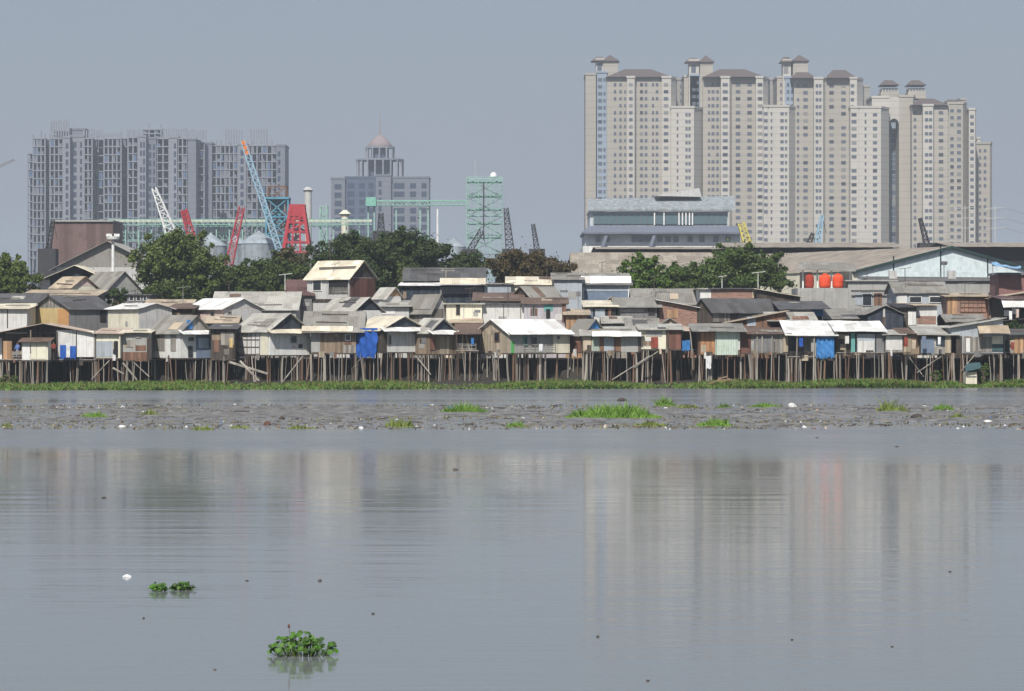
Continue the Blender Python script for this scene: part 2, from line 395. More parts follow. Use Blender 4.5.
        line((0, 1.6), (lx, 1.6), int(nf*.8)+1, 1); line((0, 3.4), (lx, 3.4), int(nf*.8)+1, 1)
        wr = random.Random(len(bpy.data.objects))
        for (x, y, d) in pts:
            wp = O+ux*x+uy*y; gzz = ground_z(wp.y)-.35; hh = zb-.1-gzz
            th_ = wr.choice((.5, .65, .8, 1, 1.7 if wr.random() < .35 else .85))
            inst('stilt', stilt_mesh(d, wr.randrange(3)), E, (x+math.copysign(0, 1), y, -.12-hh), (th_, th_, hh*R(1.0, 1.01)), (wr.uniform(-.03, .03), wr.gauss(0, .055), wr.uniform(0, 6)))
        if wr.random() < .4:
            for _ in range(1):
                s0 = wr.uniform(0, lx*.6); s1 = s0+wr.uniform(1., 2.6)*wr.choice((-1, 1)); 
                MB().bar((s0, -.18, -.2), (s1, -.2, -(zb-.5)*wr.uniform(.5, .95)), .05, .045, 5).build('brace', M('pole'), E)
    E['_lx'] = 0; del E['_lx']
    return E
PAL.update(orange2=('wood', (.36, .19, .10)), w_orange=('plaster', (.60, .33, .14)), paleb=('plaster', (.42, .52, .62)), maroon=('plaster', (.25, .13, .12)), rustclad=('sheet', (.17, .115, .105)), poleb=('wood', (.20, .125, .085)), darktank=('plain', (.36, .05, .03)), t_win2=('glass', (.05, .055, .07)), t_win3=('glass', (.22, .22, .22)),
  domepink=('plain', (.27, .22, .23)), t_hallw=('plain', (.50, .54, .57)), t_hallr=('plain', (.16, .18, .23)), t_hallroof=('sheet', (.33, .37, .39)), gsteelp=('plain', (.22, .48, .40)), bark=('plain', (.10, .08, .06)))
# look settings
WATER_COL = (.155, .165, .166, 1); RIPPLE = .008; HAZE = .0002; SUN = 4.1; SKYMIX = .78; SKYC = (2.08, 2.46, 3.38); SKYS = .1; EXPO = 0.32
# ------------------------------------------------------------------ front row, left to right
h = house
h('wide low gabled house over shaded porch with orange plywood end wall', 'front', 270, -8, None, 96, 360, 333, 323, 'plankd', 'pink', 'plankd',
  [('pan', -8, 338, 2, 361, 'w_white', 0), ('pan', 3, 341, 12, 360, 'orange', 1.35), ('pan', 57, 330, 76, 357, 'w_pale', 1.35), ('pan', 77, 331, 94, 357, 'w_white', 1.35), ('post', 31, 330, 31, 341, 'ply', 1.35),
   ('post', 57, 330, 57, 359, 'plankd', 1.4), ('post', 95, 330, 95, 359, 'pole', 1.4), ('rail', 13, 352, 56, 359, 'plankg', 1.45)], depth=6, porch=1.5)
h('small cream box hut with brown lid roof jutting from the porch', 'shed', 267.6, 22, None, 48, 360, 341, 338, 'w_cream', 'brown', None,
  [('pan', 22, 342, 30, 360, 'w_white'), ('pan', 31, 343, 46, 359, 'w_cream')], depth=1.7, patches=0, name='stilt_hut')
h('flat fronted house with cream band over blue grey wall and dark doorway', 'shed', 270, 96, None, 121, 358, 333, 328, 'w_cream', 'pink', None,
  [('pan', 96, 341, 113, 357, 'w_blue'), ('door', 114, 341, 118, 357, 'darkin'), ('post', 120, 334, 120, 358, 'w_cream')])
h('square house of weathered grey boards with rusty lower edge', 'shed', 270.5, 122, None, 149, 360, 332, 329, 'w_conc', 'cream', None,
  [('pan', 123, 352, 148, 360, 'rust'), ('win', 136, 336, 141, 338), ('pan', 127, 340, 133, 347, 'plankg'), ('door', 147, 338, 150, 360, 'plankd')])
h('white house with blue patch in its grey gable and painted blue bay', 'R', 270, 151, 180, 211, 358, 331, 315, 'w_white', 'grey', 'plankg',
  [('pan', 154, 333, 165, 351, 'plankg'), ('pan', 171, 333, 176, 351, 'plankg'), ('awn', 178, 330, 213, 334, 'white'), ('win', 187, 336, 194, 342, 'w_white'),
   ('door', 188, 346, 192, 357, 'pane'), ('pan', 196, 335, 210, 358, 'gblue'), ('pan', 198, 338, 208, 348, 'paleb') , ('pan', 187, 320, 192, 329, 'blue2')])
h('dark windowless board shack between blue bay house and lattice fronted house', 'shed', 271, 211, None, 235, 359, 328, 324, 'plankd', 'dgrey', None,
  [('pan', 214, 340, 219, 352, 'rust'), ('pan', 221, 332, 234, 345, 'plankg')])
h('white house with wooden lattice side and black gable over a cream awning', 'R', 270, 234, 268, 310, 355, 330, 313, 'w_white', 'lgrey', 'slate',
  [('pan', 261, 332, 268, 355, 'w_cream'), ('grid', 235, 332, 260, 354, 'plankg'), ('awn', 266, 329, 312, 333, 'cream'), ('pan', 269, 334, 309, 355, 'w_white'),
   ('win', 290, 336, 296, 343, 'plankg'), ('pan', 291, 345, 295, 348, 'w_pink'), ('pan', 298, 344, 302, 348, 'plankd')])
h('brown board house under mossy grey roof with long cream awning', 'slope', 272, 311, None, 356, 353, 327, 311, 'plank', 'grey', 'plankd',
  [('pan', 311, 331, 320, 352, 'w_conc'), ('pan', 343, 345, 356, 353, 'plankg'), ('win', 345, 334, 351, 341, 'w_white'), ('awn', 302, 326, 353, 331, 'cream', .8)], over=.8)
h('house draped in bright blue tarpaulin beside a pale corrugated front', 'R', 270, 353, 380, 427, 352, 329, 316, 'plankd', 'cream', 'slate',
  [('pan', 387, 331, 427, 352, 'w_pale'), ('win', 388, 335, 391, 345, 'ply'), ('awn', 379, 327, 428, 331, 'white', .8), ('tarp', 353, 328, 379, 357, 'blue'), ('pan', 380, 333, 386, 352, 'plankd')])
h('small brown plywood house with black gable and white awning', 'R', 271, 412, 429, 456, 354, 331, 318, 'plank', 'lgrey', 'slate',
  [('awn', 427, 330, 458, 334, 'white', .8), ('pan', 440, 336, 449, 354, 'ply'), ('pan', 430, 336, 435, 350, 'redw')])
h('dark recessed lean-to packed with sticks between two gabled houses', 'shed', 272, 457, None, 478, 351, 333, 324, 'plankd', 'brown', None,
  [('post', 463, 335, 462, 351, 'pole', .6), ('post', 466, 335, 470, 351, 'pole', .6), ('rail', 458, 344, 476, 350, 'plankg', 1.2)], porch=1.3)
h('beige plank gabled house with brilliant white roof and railed veranda', 'L', 270, 476, 510, 569, 353, 333, 319, 'w_conc', 'white', 'ply',
  [('pan', 477, 333, 510, 353, 'ply'), ('pan', 484, 330, 497, 335, 'ply'), ('win', 495, 332, 500, 342, 'rust'), ('door', 511, 341, 514, 353, 'green'), ('awn', 507, 330, 571, 334, 'white', .7),
   ('win', 531, 336, 537, 345), ('win', 523, 336, 527, 345, 'w_teal'), ('rail', 514, 345, 555, 352, 'plankg', .6), ('pan', 553, 335, 569, 353, 'w_cream'), ('win', 556, 336, 559, 339)], th=58, jit=.02, patches=0)
h('rusty board house with bright blue gable triangle', 'R', 273, 569, 583, 605, 352, 333, 319, 'rust', 'grey', 'blue2',
  [('pan', 570, 343, 580, 352, 'redw')])
h('patchwork front of beige, pale blue and rust panels under curled white eaves', 'shed', 270, 583, None, 641, 351, 335, 327, 'ply', 'lgrey', None,
  [('pan', 584, 337, 591, 350, 'ply'), ('pan', 587, 345, 591, 351, 'plankd'), ('pan', 592, 337, 599, 351, 'w_paleg'), ('pan', 600, 337, 604, 351, 'rust'), ('pan', 604, 337, 614, 351, 'bluesheet'), ('pan', 614, 337, 621, 351, 'rust'),
   ('pan', 621, 337, 638, 352, 'w_conc'), ('pan', 638, 336, 641, 351, 'plankd'), ('awn', 592, 331, 641, 336, 'white', .9)])
h('cream walled house with a red door and dark red side', 'shed', 270, 641, None, 681, 349, 329, 324, 'w_cream', 'lgrey', None,
  [('pan', 666, 330, 681, 349, 'redw'), ('pan', 646, 331, 662, 336, 'w_conc'), ('door', 651, 337, 658, 348, 'redc'), ('post', 668, 330, 668, 352, 'poled')])
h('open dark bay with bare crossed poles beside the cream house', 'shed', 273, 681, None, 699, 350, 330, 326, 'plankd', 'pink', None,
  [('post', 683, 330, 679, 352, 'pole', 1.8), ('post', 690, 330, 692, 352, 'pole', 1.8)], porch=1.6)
h('house with rusty brown wall meeting a pale green corrugated panel', 'shed', 270, 698, None, 740, 354, 330, 324, 'rust', 'grey', None,
  [('pan', 700, 333, 715, 354, 'orange2'), ('pan', 715, 331, 738, 355, 'w_paleg', .15), ('pan', 701, 345, 706, 352, 'ply'), ('pan', 733, 331, 740, 350, 'w_pale', 0)], over=.6)
h('long grey board house behind tall poles with red brown corner', 'shed', 270.5, 740, None, 788, 353, 333, 328, 'plankg', 'brown', None,
  [('pan', 740, 333, 751, 353, 'redw'), ('pan', 754, 336, 774, 352, 'w_dgrey'), ('post', 757, 332, 757, 385, 'pole'), ('post', 772, 333, 771, 385, 'pole'), ('post', 762, 333, 762, 353, 'pole'), ('pan', 783, 335, 788, 352, 'ply')])
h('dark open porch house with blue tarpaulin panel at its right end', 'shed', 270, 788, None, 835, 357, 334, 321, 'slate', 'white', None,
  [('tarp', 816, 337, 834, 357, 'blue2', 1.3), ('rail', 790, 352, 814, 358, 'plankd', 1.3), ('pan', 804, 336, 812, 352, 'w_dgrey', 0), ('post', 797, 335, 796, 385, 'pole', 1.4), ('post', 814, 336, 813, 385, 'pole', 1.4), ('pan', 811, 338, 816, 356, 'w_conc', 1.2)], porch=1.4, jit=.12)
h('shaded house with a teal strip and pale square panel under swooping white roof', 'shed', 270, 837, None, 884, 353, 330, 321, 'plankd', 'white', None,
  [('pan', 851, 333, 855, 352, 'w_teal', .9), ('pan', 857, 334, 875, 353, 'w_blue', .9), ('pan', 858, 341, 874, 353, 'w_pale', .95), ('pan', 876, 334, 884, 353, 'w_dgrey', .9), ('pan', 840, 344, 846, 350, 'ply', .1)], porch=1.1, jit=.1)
h('narrow hut with mottled white front panel under grey eave', 'shed', 270, 885, None, 903, 352, 334, 330, 'plankg', 'lgrey', None,
  [('pan', 886, 336, 902, 350, 'w_pale')])
h('narrow brown shack hung with rags under dark brown roof', 'shed', 270.5, 903, None, 920, 354, 333, 328, 'plank', 'brown', None,
  [('pan', 904, 336, 911, 352, 'ply'), ('pan', 913, 338, 918, 347, 'redw')])
h('cluttered shack with slate blue wall and beige cloth leaning at right', 'shed', 270, 920, None, 956, 354, 334, 326, 'plankd', 'lgrey', None,
  [('pan', 921, 338, 934, 353, 'gblue'), ('pan', 936, 334, 945, 346, 'slate'), ('pan', 945, 336, 956, 353, 'ply'), ('pan', 934, 347, 945, 354, 'plankg')])
h('blue grey board house under a long roof rising to the right', 'tilt', 270, 951, None, 1003, 353, 327, 318, 'w_blue', 'lgrey', None,
  [('pan', 963, 337, 992, 352, 'plankg'), ('pan', 966, 338, 970, 352, 'w_white'), ('pan', 951, 336, 962, 354, 'plankd'), ('awn', 977, 325, 1008, 333, 'tan', 1.3), ('pan', 992, 336, 1003, 344, 'w_cream'), ('pan', 992, 344, 1003, 351, 'teald')])
h('orange brown board house at the right edge above the shore', 'shed', 271, 1004, None, 1036, 353, 334, 329, 'plankg', 'dgrey', None,
  [('pan', 1014, 337, 1036, 353, 'orange'), ('pan', 1005, 340, 1009, 352, 'darkin')])

# ------------------------------------------------------------------ rows behind
def hb(*a, **k): k.setdefault('depth', 7); return house(*a, **k)
hb('pale walled house with thin cream roof at the left edge', 'shed', 283, -10, None, 27, None, 308, 303, 'w_pale', 'cream', None, [('pan', 7, 309, 8, 328, 'plankd')])
hb('yellow ochre walled house with grey gable and dark tiled side roof', 'L', 284, 33, 70, 112, None, 308, 295, 'w_dgrey', 'dgrey', 'plankg',
   [('pan', 33, 308, 69, 327, 'w_yellow'), ('pan', 58, 309, 69, 326, 'w_orange'), ('pan', 100, 308, 106, 322, 'darkin')], patches=0)
hb('cream block house with grey right face and flat pale roof', 'R', 280, 108, 138, 172, None, 308, 303, 'w_cream', 'white', 'w_grey', [('pan', 139, 309, 171, 330, 'w_grey')], patches=0)
hb('low dark shack between the cream block and the white roofed house', 'shed', 283, 170, None, 192, None, 308, 303, 'plankd', 'brown', None, [('pan', 172, 312, 180, 322, 'plank')])
hb('white roofed house with pink white front and one grey side', 'R', 283, 185, 223, 262, None, 308, 298, 'w_pink', 'white', 'w_grey',
   [('win', 211, 312, 215, 318), ('pan', 224, 309, 261, 328, 'w_grey'), ('win', 227, 311, 231, 314)], patches=0)
hb('long house with broad faded beige roof below the trees', 'slope', 292, 213, None, 296, None, 309, 291, 'w_conc', 'lgrey', 'plankg', [], depth=9)
hb('two storey house with cream roof, open upper floor and red brown gable wall', 'R', 296, 307, 349, 375, None, 277, 260, 'w_grey', 'cream', 'plankd',
   [('pan', 350, 278, 375, 300, 'redw'), ('win', 313, 279, 322, 291, 'w_white'), ('pan', 329, 279, 348, 290, 'darkin'), ('rail', 329, 288, 348, 293, 'plankg'), ('pan', 307, 299, 349, 302, 'plankd')], th=32, patches=0)
hb('small house with purple brown hipped roof left of the two storey house', 'slope', 298, 287, None, 312, None, 294, 279, 'w_dgrey', 'tile', 'tile', [])
hb('grey roofed house with black gable and white lower wall', 'R', 280, 322, 354, 382, None, 310, 297, 'w_white', 'lgrey', 'slate', [])
hb('low house with orange gable end beside the dark roofed hall', 'R', 290, 375, 387, 401, None, 296, 287, 'w_pale', 'lgrey', 'orange', [('pan', 376, 299, 386, 306, 'w_white')])
hb('dark roofed open hall below the big trees', 'slope', 306, 410, None, 478, None, 278, 267, 'plankd', 'dgrey', 'slate', [('pan', 424, 279, 430, 283, 'w_grey'), ('post', 446, 270, 446, 283, 'pole')], over=.8, patches=1)
hb('long dark lean-to with thin white eave in front of the hall', 'shed', 300, 401, None, 484, None, 285, 281, 'slate', 'white', None, [('pan', 440, 287, 483, 294, 'w_dgrey'), ('awn', 440, 278, 486, 284, 'cream', 1.2)], patches=0)
hb('small house with plain grey roof and light grey side wall', 'R', 283, 408, 432, 447, None, 309, 294, 'plankg', 'grey', 'w_grey', [('pan', 409, 309, 431, 312, 'plankd')], patches=0)
hb('low white walled shack between grey roofs above the blue tarpaulin house', 'shed', 285, 380, None, 409, None, 306, 300, 'w_grey', 'lgrey', None, [('pan', 381, 308, 395, 314, 'w_white')])
hb('pale cream block with a tall dark window slit', 'flat', 281, 446, None, 482, None, 303, 303, 'w_cream', 'lgrey', None, [('win', 456, 305, 460, 315, 'plankd'), ('pan', 463, 303, 464, 322, 'w_grey'), ('pan', 462, 318, 482, 325, 'w_pink')])
hb('long wall of pale grey panels under a flat roof', 'flat', 281.5, 482, None, 524, None, 303, 303, 'w_pale', 'dgrey', None, [('pan', 503, 304, 504, 322, 'plankg'), ('pan', 520, 305, 521, 322, 'plankg')])
hb('lilac grey house with turquoise patch and black doorway', 'slope', 281, 524, None, 566, None, 303, 297, 'w_lilac', 'brown', 'plankg', [('pan', 544, 304, 553, 311, 'w_teal'), ('win', 532, 306, 535, 315), ('door', 546, 309, 550, 318, 'darkin'), ('pan', 562, 304, 566, 322, 'rust')])
hb('house with low ridged grey roof standing above the lilac house', 'L', 291, 512, 532, 562, None, 297, 286, 'w_dgrey', 'grey', 'plankd', [])
hb('grey sheet shed with cluttered brown roof left of the ridged grey house', 'shed', 287, 475, None, 522, None, 300, 292, 'plankg', 'brown', None, [('pan', 480, 301, 500, 304, 'w_grey')])
hb('pale grey corrugated box house under the brownish tree', 'flat', 300, 484, None, 511, None, 283, 283, 'bluesheet', 'lgrey', None, [('pan', 485, 284, 510, 296, 'bluesheet')])
hb('low house with cream and yellow roof under the brownish tree', 'slope', 306, 508, None, 556, None, 284, 276, 'w_cream', 'cream', None, [('pan', 520, 285, 540, 290, 'w_white')])
hb('large pale blue grey house with white edged roof', 'slope', 305, 554, None, 582, None, 279, 272, 'w_blue', 'grey', None, [('pan', 560, 290, 568, 292, 'w_dgrey')], depth=9, patches=0)
hb('wide blue grey workshop with open recess and white gutter', 'shed', 306.5, 582, None, 630, None, 284, 272, 'gblue', 'grey', None, [('pan', 583, 285, 628, 291, 'w_blue'), ('pan', 583, 287, 584, 303, 'w_white'), ('pan', 628, 285, 630, 300, 'w_white'), ('awn', 581, 276, 631, 283, 'white', .3)], depth=9, patches=0)
hb('small blue and white fronted hut under cream awning roof', 'shed', 283, 586, None, 616, None, 306, 300, 'darkin', 'cream', None, [('pan', 587, 308, 593, 318, 'gblue'), ('pan', 595, 309, 605, 317, 'bluesheet'), ('pan', 608, 308, 611, 318, 'rust')])
hb('house with orange tan gable behind the blue and white hut', 'front', 291, 600, None, 626, None, 304, 296, 'ply', 'grey', 'orange', [])
hb('dark stone grey walled house with flat sagging grey roof', 'slope', 284, 618, None, 657, None, 306, 297, 'w_dgrey', 'grey', None, [('win', 648, 308, 655, 315, 'plankd'), ('pan', 620, 309, 645, 312, 'w_conc')], over=.5)
hb('red brick house under a white sheet roof falling to the right', 'tilt', 284.5, 659, None, 697, None, 300, 307, 'brick', 'white', None, [('pan', 667, 310, 678, 318, 'orange')], patches=0)
hb('broad dark grey roofed house in front of the small leafy trees', 'slope', 300, 634, None, 712, None, 303, 288, 'w_dgrey', 'grey', 'slate', [], patches=2)
hb('dark wooden house with charcoal roof and black gable end', 'L', 283, 694, 712, 777, None, 310, 298, 'plankd', 'dgrey', 'plankd', [('pan', 713, 312, 730, 322, 'plankg'), ('pan', 738, 312, 760, 320, 'w_dgrey')])
hb('long red brick terrace wall with low flat roof', 'flat', 296, 711, None, 756, None, 288, 288, 'brick', 'dgrey', None, [('pan', 752, 289, 756, 298, 'tan')])
hb('white painted water closet hut left of the brick terrace', 'flat', 296, 700, None, 711, None, 288, 288, 'w_white', 'lgrey', None, [])
hb('shack with ragged white sheet roof right of the brick terrace', 'tilt', 294, 757, None, 800, None, 289, 296, 'plankd', 'cream', None, [])
hb('brown shack with one long roof climbing to the right', 'tilt', 278, 728, None, 786, None, 322, 311, 'rust', 'tan', None, [('pan', 747, 317, 756, 326, 'bluesheet')], depth=4)
hb('white and blue fronted hut under dark grey roof', 'shed', 283, 785, None, 823, None, 308, 301, 'w_white', 'dgrey', None, [('pan', 811, 308, 823, 316, 'blue2'), ('pan', 785, 308, 790, 316, 'blue2'), ('pan', 790, 316, 822, 322, 'darkin')], over=.7)
hb('shack with grey sheet roof and one cream strip right of the blue hut', 'shed', 284, 826, None, 866, None, 318, 308, 'plankd', 'grey', None, [('pan', 862, 318, 870, 322, 'blue2')])
hb('slate black house with pointed front gable and small window', 'front', 279, 868, None, 903, None, 313, 305, 'slate', 'grey', 'slate', [('win', 883, 308, 885, 317, 'w_grey')], patches=0)
hb('concrete grey two storey house with thin canopy and recessed balcony', 'flat', 300, 848, None, 895, None, 280, 280, 'w_conc', 'w_conc', None, [('pan', 851, 290, 887, 292, 'dgrey', .5), ('pan', 855, 293, 862, 305, 'w_blue'), ('win', 862, 293, 872, 306, 'w_blue'), ('door', 874, 293, 882, 306, 'rust'), ('pan', 893, 286, 895, 312, 'tan')])
hb('two storey house with pair of wide dark windows and brownish roof', 'slope', 291, 896, None, 947, None, 292, 281, 'w_blue', 'grey', None, [('win', 909, 296, 922, 303, 'w_pale'), ('win', 929, 296, 942, 303, 'w_pale'), ('pan', 897, 295, 907, 304, 'w_pale')], patches=0)
hb('pale grey box hut with pinkish brick base', 'shed', 281, 916, None, 937, None, 305, 303, 'w_pale', 'tan', None, [('pan', 917, 316, 936, 324, 'brick')], patches=0)
hb('dark shack hung with white cloth left of the pale box hut', 'shed', 280.5, 899, None, 916, None, 307, 303, 'plankd', 'black', None, [('pan', 908, 311, 916, 325, 'w_white'), ('pan', 900, 314, 905, 322, 'plankg')])
hb('orange brick house with wire grid window', 'shed', 288, 947, None, 989, None, 296, 292, 'brick', 'tan', None, [('pan', 948, 298, 957, 314, 'orange'), ('grid', 960, 298, 986, 312, 'rust')], patches=0)
hb('tall brick house with dark doorway at the right edge', 'tilt', 287, 989, None, 1040, None, 298, 290, 'brick', 'tan', None, [('door', 989, 300, 993, 315, 'darkin')])
hb('house with white tilted awning over hanging washing at the right edge', 'shed', 280, 1003, None, 1036, None, 299, 295, 'darkin', 'tile', None, [('awn', 1001, 299, 1026, 307, 'white', 1.4), ('pan', 1004, 310, 1010, 316, 'w_white'), ('pan', 1012, 308, 1016, 314, 'w_white')])
hb('low shack with corrugated grey roof before the orange brick house', 'slope', 279, 948, None, 985, None, 321, 314, 'plankd', 'grey', None, [])
hb('low shack with striped pale roof before the tall brick house', 'tilt', 279, 985, None, 1030, None, 322, 318, 'plankd', 'dgrey', None, [])
hb('small shack with twin low grey roof above the patchwork front', 'slope', 277, 628, None, 657, None, 326, 318, 'ply', 'grey', None, [], depth=4)
hb('small shack with tan gable above the red door house', 'front', 277, 657, None, 683, None, 326, 318, 'ply', 'grey', 'ply', [], depth=4)
hb('low grey roofed shack behind the blue gable house', 'slope', 279, 604, None, 630, None, 322, 316, 'plankg', 'lgrey', None, [], depth=4)
hb('orange and yellow scrap hut beneath the white sheeted roof', 'shed', 279, 566, None, 588, None, 314, 309, 'orange', 'tan', None, [], depth=4)
hb('brown shack with wide low roof left of the lattice fronted house', 'slope', 279, 205, None, 236, None, 322, 316, 'plankg', 'tan', None, [], depth=4)
hb('low shack with pale roof sheets behind the dark porch house', 'shed', 278, 770, None, 815, None, 320, 312, 'plankd', 'lgrey', None, [], depth=4)
hb('low shack with cream sheet roof behind the beige plank house', 'shed', 279, 452, None, 480, None, 322, 316, 'plankd', 'tan', None, [], depth=4)
hb('beige house with hipped pale walls beside the left tree', 'R', 306, 52, 72, 96, None, 286, 276, 'w_cream', 'tan', 'w_pink', [], patches=0)
hb('dark open gabled shelter roof above the beige house', 'front', 318, 50, None, 101, None, 276, 265, 'slate', 'cream', 'slate', [], over=.8, patches=0)
hb('house with broad plain grey roof right of the dark gabled shelter', 'R', 312, 78, 105, 142, None, 291, 271, 'w_conc', 'grey', 'w_conc', [], patches=0)
hb('low house with dark grey roof under the left tree', 'slope', 293, -6, None, 40, None, 302, 293, 'darkin', 'dgrey', None, [], patches=1)
hb('low house with long cream eave below the beige house', 'shed', 298, 22, None, 96, None, 295, 289, 'plankg', 'tan', None, [])
hb('small terrace with row of black window openings', 'flat', 300, 127, None, 149, None, 294, 294, 'w_dgrey', 'dgrey', None, [('win', 129, 295, 134, 301, 'w_grey'), ('win', 136, 295, 141, 301, 'w_grey'), ('win', 143, 295, 147, 301, 'w_grey')])
hb('house with tan straw coloured roof behind the cream block', 'slope', 294, 146, None, 190, None, 305, 299, 'plankd', 'tan', None, [])
# ------------------------------------------------------------------ concrete yard with water tanks
Yt = 300
E = empty('tank_platform', (W(800, 325, Yt).x, Yt, 0), 'grey concrete block wall carrying the orange red water tanks under a small roof', 'platform')
def wb(E, name, px0, py0, px1, py1, Y, d, mat, **kw):
    a = W(px0, py1, Y); b = W(px1, py0, Y)
    return MB().box((a.x, Y, a.z if py1 < 900 else 0), (b.x, Y+d, b.z)).build(name, mat, E, world=True, **kw)
m = MB(); a = W(798, 330, Yt); b = W(848, 288, Yt); m.box((a.x, Yt, 1.5), (b.x, Yt+7, b.z)).build('wall', M('w_conc'), E, world=True)
wb(E, 'back_panel', 800, 272, 812, 288, Yt+5, .15, M('lgrey'))
for px in (803, 817.5, 831.5, 850): wb(E, 'post', px-.7, 270, px+.7, 288, Yt+4, .18, M('wpaint'))
MB().slab(W(797, 269, Yt+3), W(856, 271, Yt+3), W(854, 263, Yt+6), W(799, 262, Yt+6), 6, 3, .1, .06).build('roof', M('grey'), E, world=True)
wb(E, 'side_panel', 842, 271, 852, 288, Yt+5.5, .1, M('w_cream'))
for px, w, Y, lab in ((810.5, 9, 302.5, 'darker red water tank, shade put into its colour, beside the left post'), (826, 12, 299.6, 'orange red water tank in the middle of the three'), (839, 11, 299.6, 'orange red water tank nearest the cream side panel')):
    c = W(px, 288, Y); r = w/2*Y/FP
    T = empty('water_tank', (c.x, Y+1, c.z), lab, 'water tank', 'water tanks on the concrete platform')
    k = 14*Y/FP; tm = 'darktank' if px < 815 else 'tankred'  # the left tank's shade is put into a darker red
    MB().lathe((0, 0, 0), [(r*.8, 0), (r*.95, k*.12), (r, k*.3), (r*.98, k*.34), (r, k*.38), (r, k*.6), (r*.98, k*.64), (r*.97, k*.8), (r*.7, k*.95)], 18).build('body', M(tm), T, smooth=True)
    MB().lathe((0, 0, k*.95), [(r*.42, 0), (r*.45, .06), (r*.3, .14)], 14).build('lid', M(tm), T)

# ------------------------------------------------------------------ warehouses
def ware(*a, **k): k.setdefault('name', 'warehouse'); k.setdefault('group', 'warehouses behind the shanty rows'); o = house(*a, **k); o['category'] = 'warehouse'; return o
PAL.update(bluesh=('cloth', (.25, .42, .62)), cyanwall=('plain', (.72, .82, .84)), tanroof=('sheet', (.34, .30, .25)), tangrey=('plaster', (.26, .245, .225)), dtrim=('plain', (.03, .06, .06)))
ware('broad tan roofed warehouse with pale cyan gable wall and dark green trim', 'R', 335, 572, 853, 1045, None, 271, 245, 'w_cream', 'tanroof', 'cyanwall', [
   ('pan', 857, 272, 1044, 283, 'cyanwall'), ('rake', 0, 0, 0, 0, 'dtrim'), ('pan', 893, 256, 894, 284, 'dtrim'), ('pan', 940, 246, 941, 284, 'dtrim'), ('pan', 987, 255, 988, 284, 'dtrim'), ('pan', 857, 277, 1044, 279, 'w_dgrey')], th=64, patches=0, jit=.04, over=.15)
ware('farther warehouse roof with dark clerestory gap above the tan roof', 'slope', 470, 738, None, 893, None, 246.5, 240, 'darkin', 'tanroof', None, [], patches=0, depth=30, over=2)
ware('farther warehouse roof behind the right slope of the cyan gable', 'slope', 480, 962, None, 1060, None, 246, 240, 'darkin', 'tanroof', None, [], patches=0, depth=30, over=2)
ware('low long warehouse roof at the foot of the glass fronted hall', 'slope', 475, 602, None, 738, None, 248.6, 244.5, 'darkin', 'tanroof', None, [], patches=0, depth=30, over=1)
ware('large gabled grey warehouse below the rusty wall at left', 'front', 480, 56, None, 160, None, 267, 241, 'w_grey', 'lgrey', 'tangrey', [], patches=0, depth=20, over=1)
ware('low tan roofed warehouse below the glass fronted hall', 'slope', 385, 573, None, 720, None, 273, 251, 'w_cream', 'tanroof', None, [], patches=0, depth=16)
o = empty('cladding_block', (W(82, 325, 560).x, 560, 0), 'block clad in dull red brown sheet before the unfinished apartment blocks', 'building')
wb(o, 'wall', 52, 221, 113, 960, 560, 14, M('rustclad')); wb(o, 'parapet', 51.5, 220, 113.5, 221.6, 559.6, 15, M('w_conc'))
# low roofs and plant between warehouse and right houses
def simple_block(label, cat, px0, py0, px1, Y, d, mat, name='low_building'):
    a = W(px0, py0, Y); b = W(px1, py0, Y)
    o = empty(name, ((a.x+b.x)/2, Y, 0), label, cat)
    MB().box((a.x, Y, 0), (b.x, Y+d, a.z)).build('wall', M(mat), o, world=True)
    MB().box((a.x-.2, Y-.3, a.z), (b.x+.2, Y+d+.2, a.z+.25)).build('roof_slab', M('w_dgrey'), o, world=True); return o
simple_block('low grey parapet building in front of the cyan gable wall', 'building', 868, 281, 1000, 318, 8, 'w_conc')
simple_block('maroon walled building with flat roof at right before the cyan gable', 'building', 999, 275, 1040, 310, 6, 'maroon')
for px, lab in ((893, 'small boxy white roof vent left of its pair'), (952, 'small dark roof cooling box before cyan wall')):
    wbx = MB(); a = W(px, 281, 318); wbx.box((a.x-.4, 317.9, a.z+.25), (a.x+.4, 318.6, a.z+1.1)); lone('roof_vent', wbx, M('w_grey'), (a.x, 318, a.z+.25), lab, 'vent', 'roof vents')
a = W(944, 281, 318); m = MB().bar(a, (a.x, 318, a.z+1.9), .06); m.bar((a.x, 318, a.z+1.9), (a.x+.1, 317.5, a.z+1.9), .05); m.lathe((a.x, 318, a.z+1.7), [(.3, 0), (.4, .35), (.1, .4)], 8)
lone('loudspeaker_pole', m, M('w_dgrey'), (a.x, 318, a.z), 'short pole with grey loudspeaker horn before the cyan gable wall', 'pole')
a = W(1010, 275, 309)
m = MB().slab((a.x-2.0, 308, a.z+1.0), (a.x+1.0, 308, a.z+.6), (a.x+1.2, 309.6, a.z+.9), (a.x-1.8, 309.6, a.z+1.35), 6, 3, .3, .03)
o = empty('canopy', (a.x, 309, a.z), 'bright blue tarpaulin canopy on poles at the right above the maroon building', 'canopy')
m.build('sheet', M('bluesh'), o, world=True)
for dx_ in (-1.9, 1.7): MB().bar((a.x+dx_, 308.2, a.z), (a.x+dx_, 308.2, a.z+1), .05).build('pole', M('pole'), o, world=True)

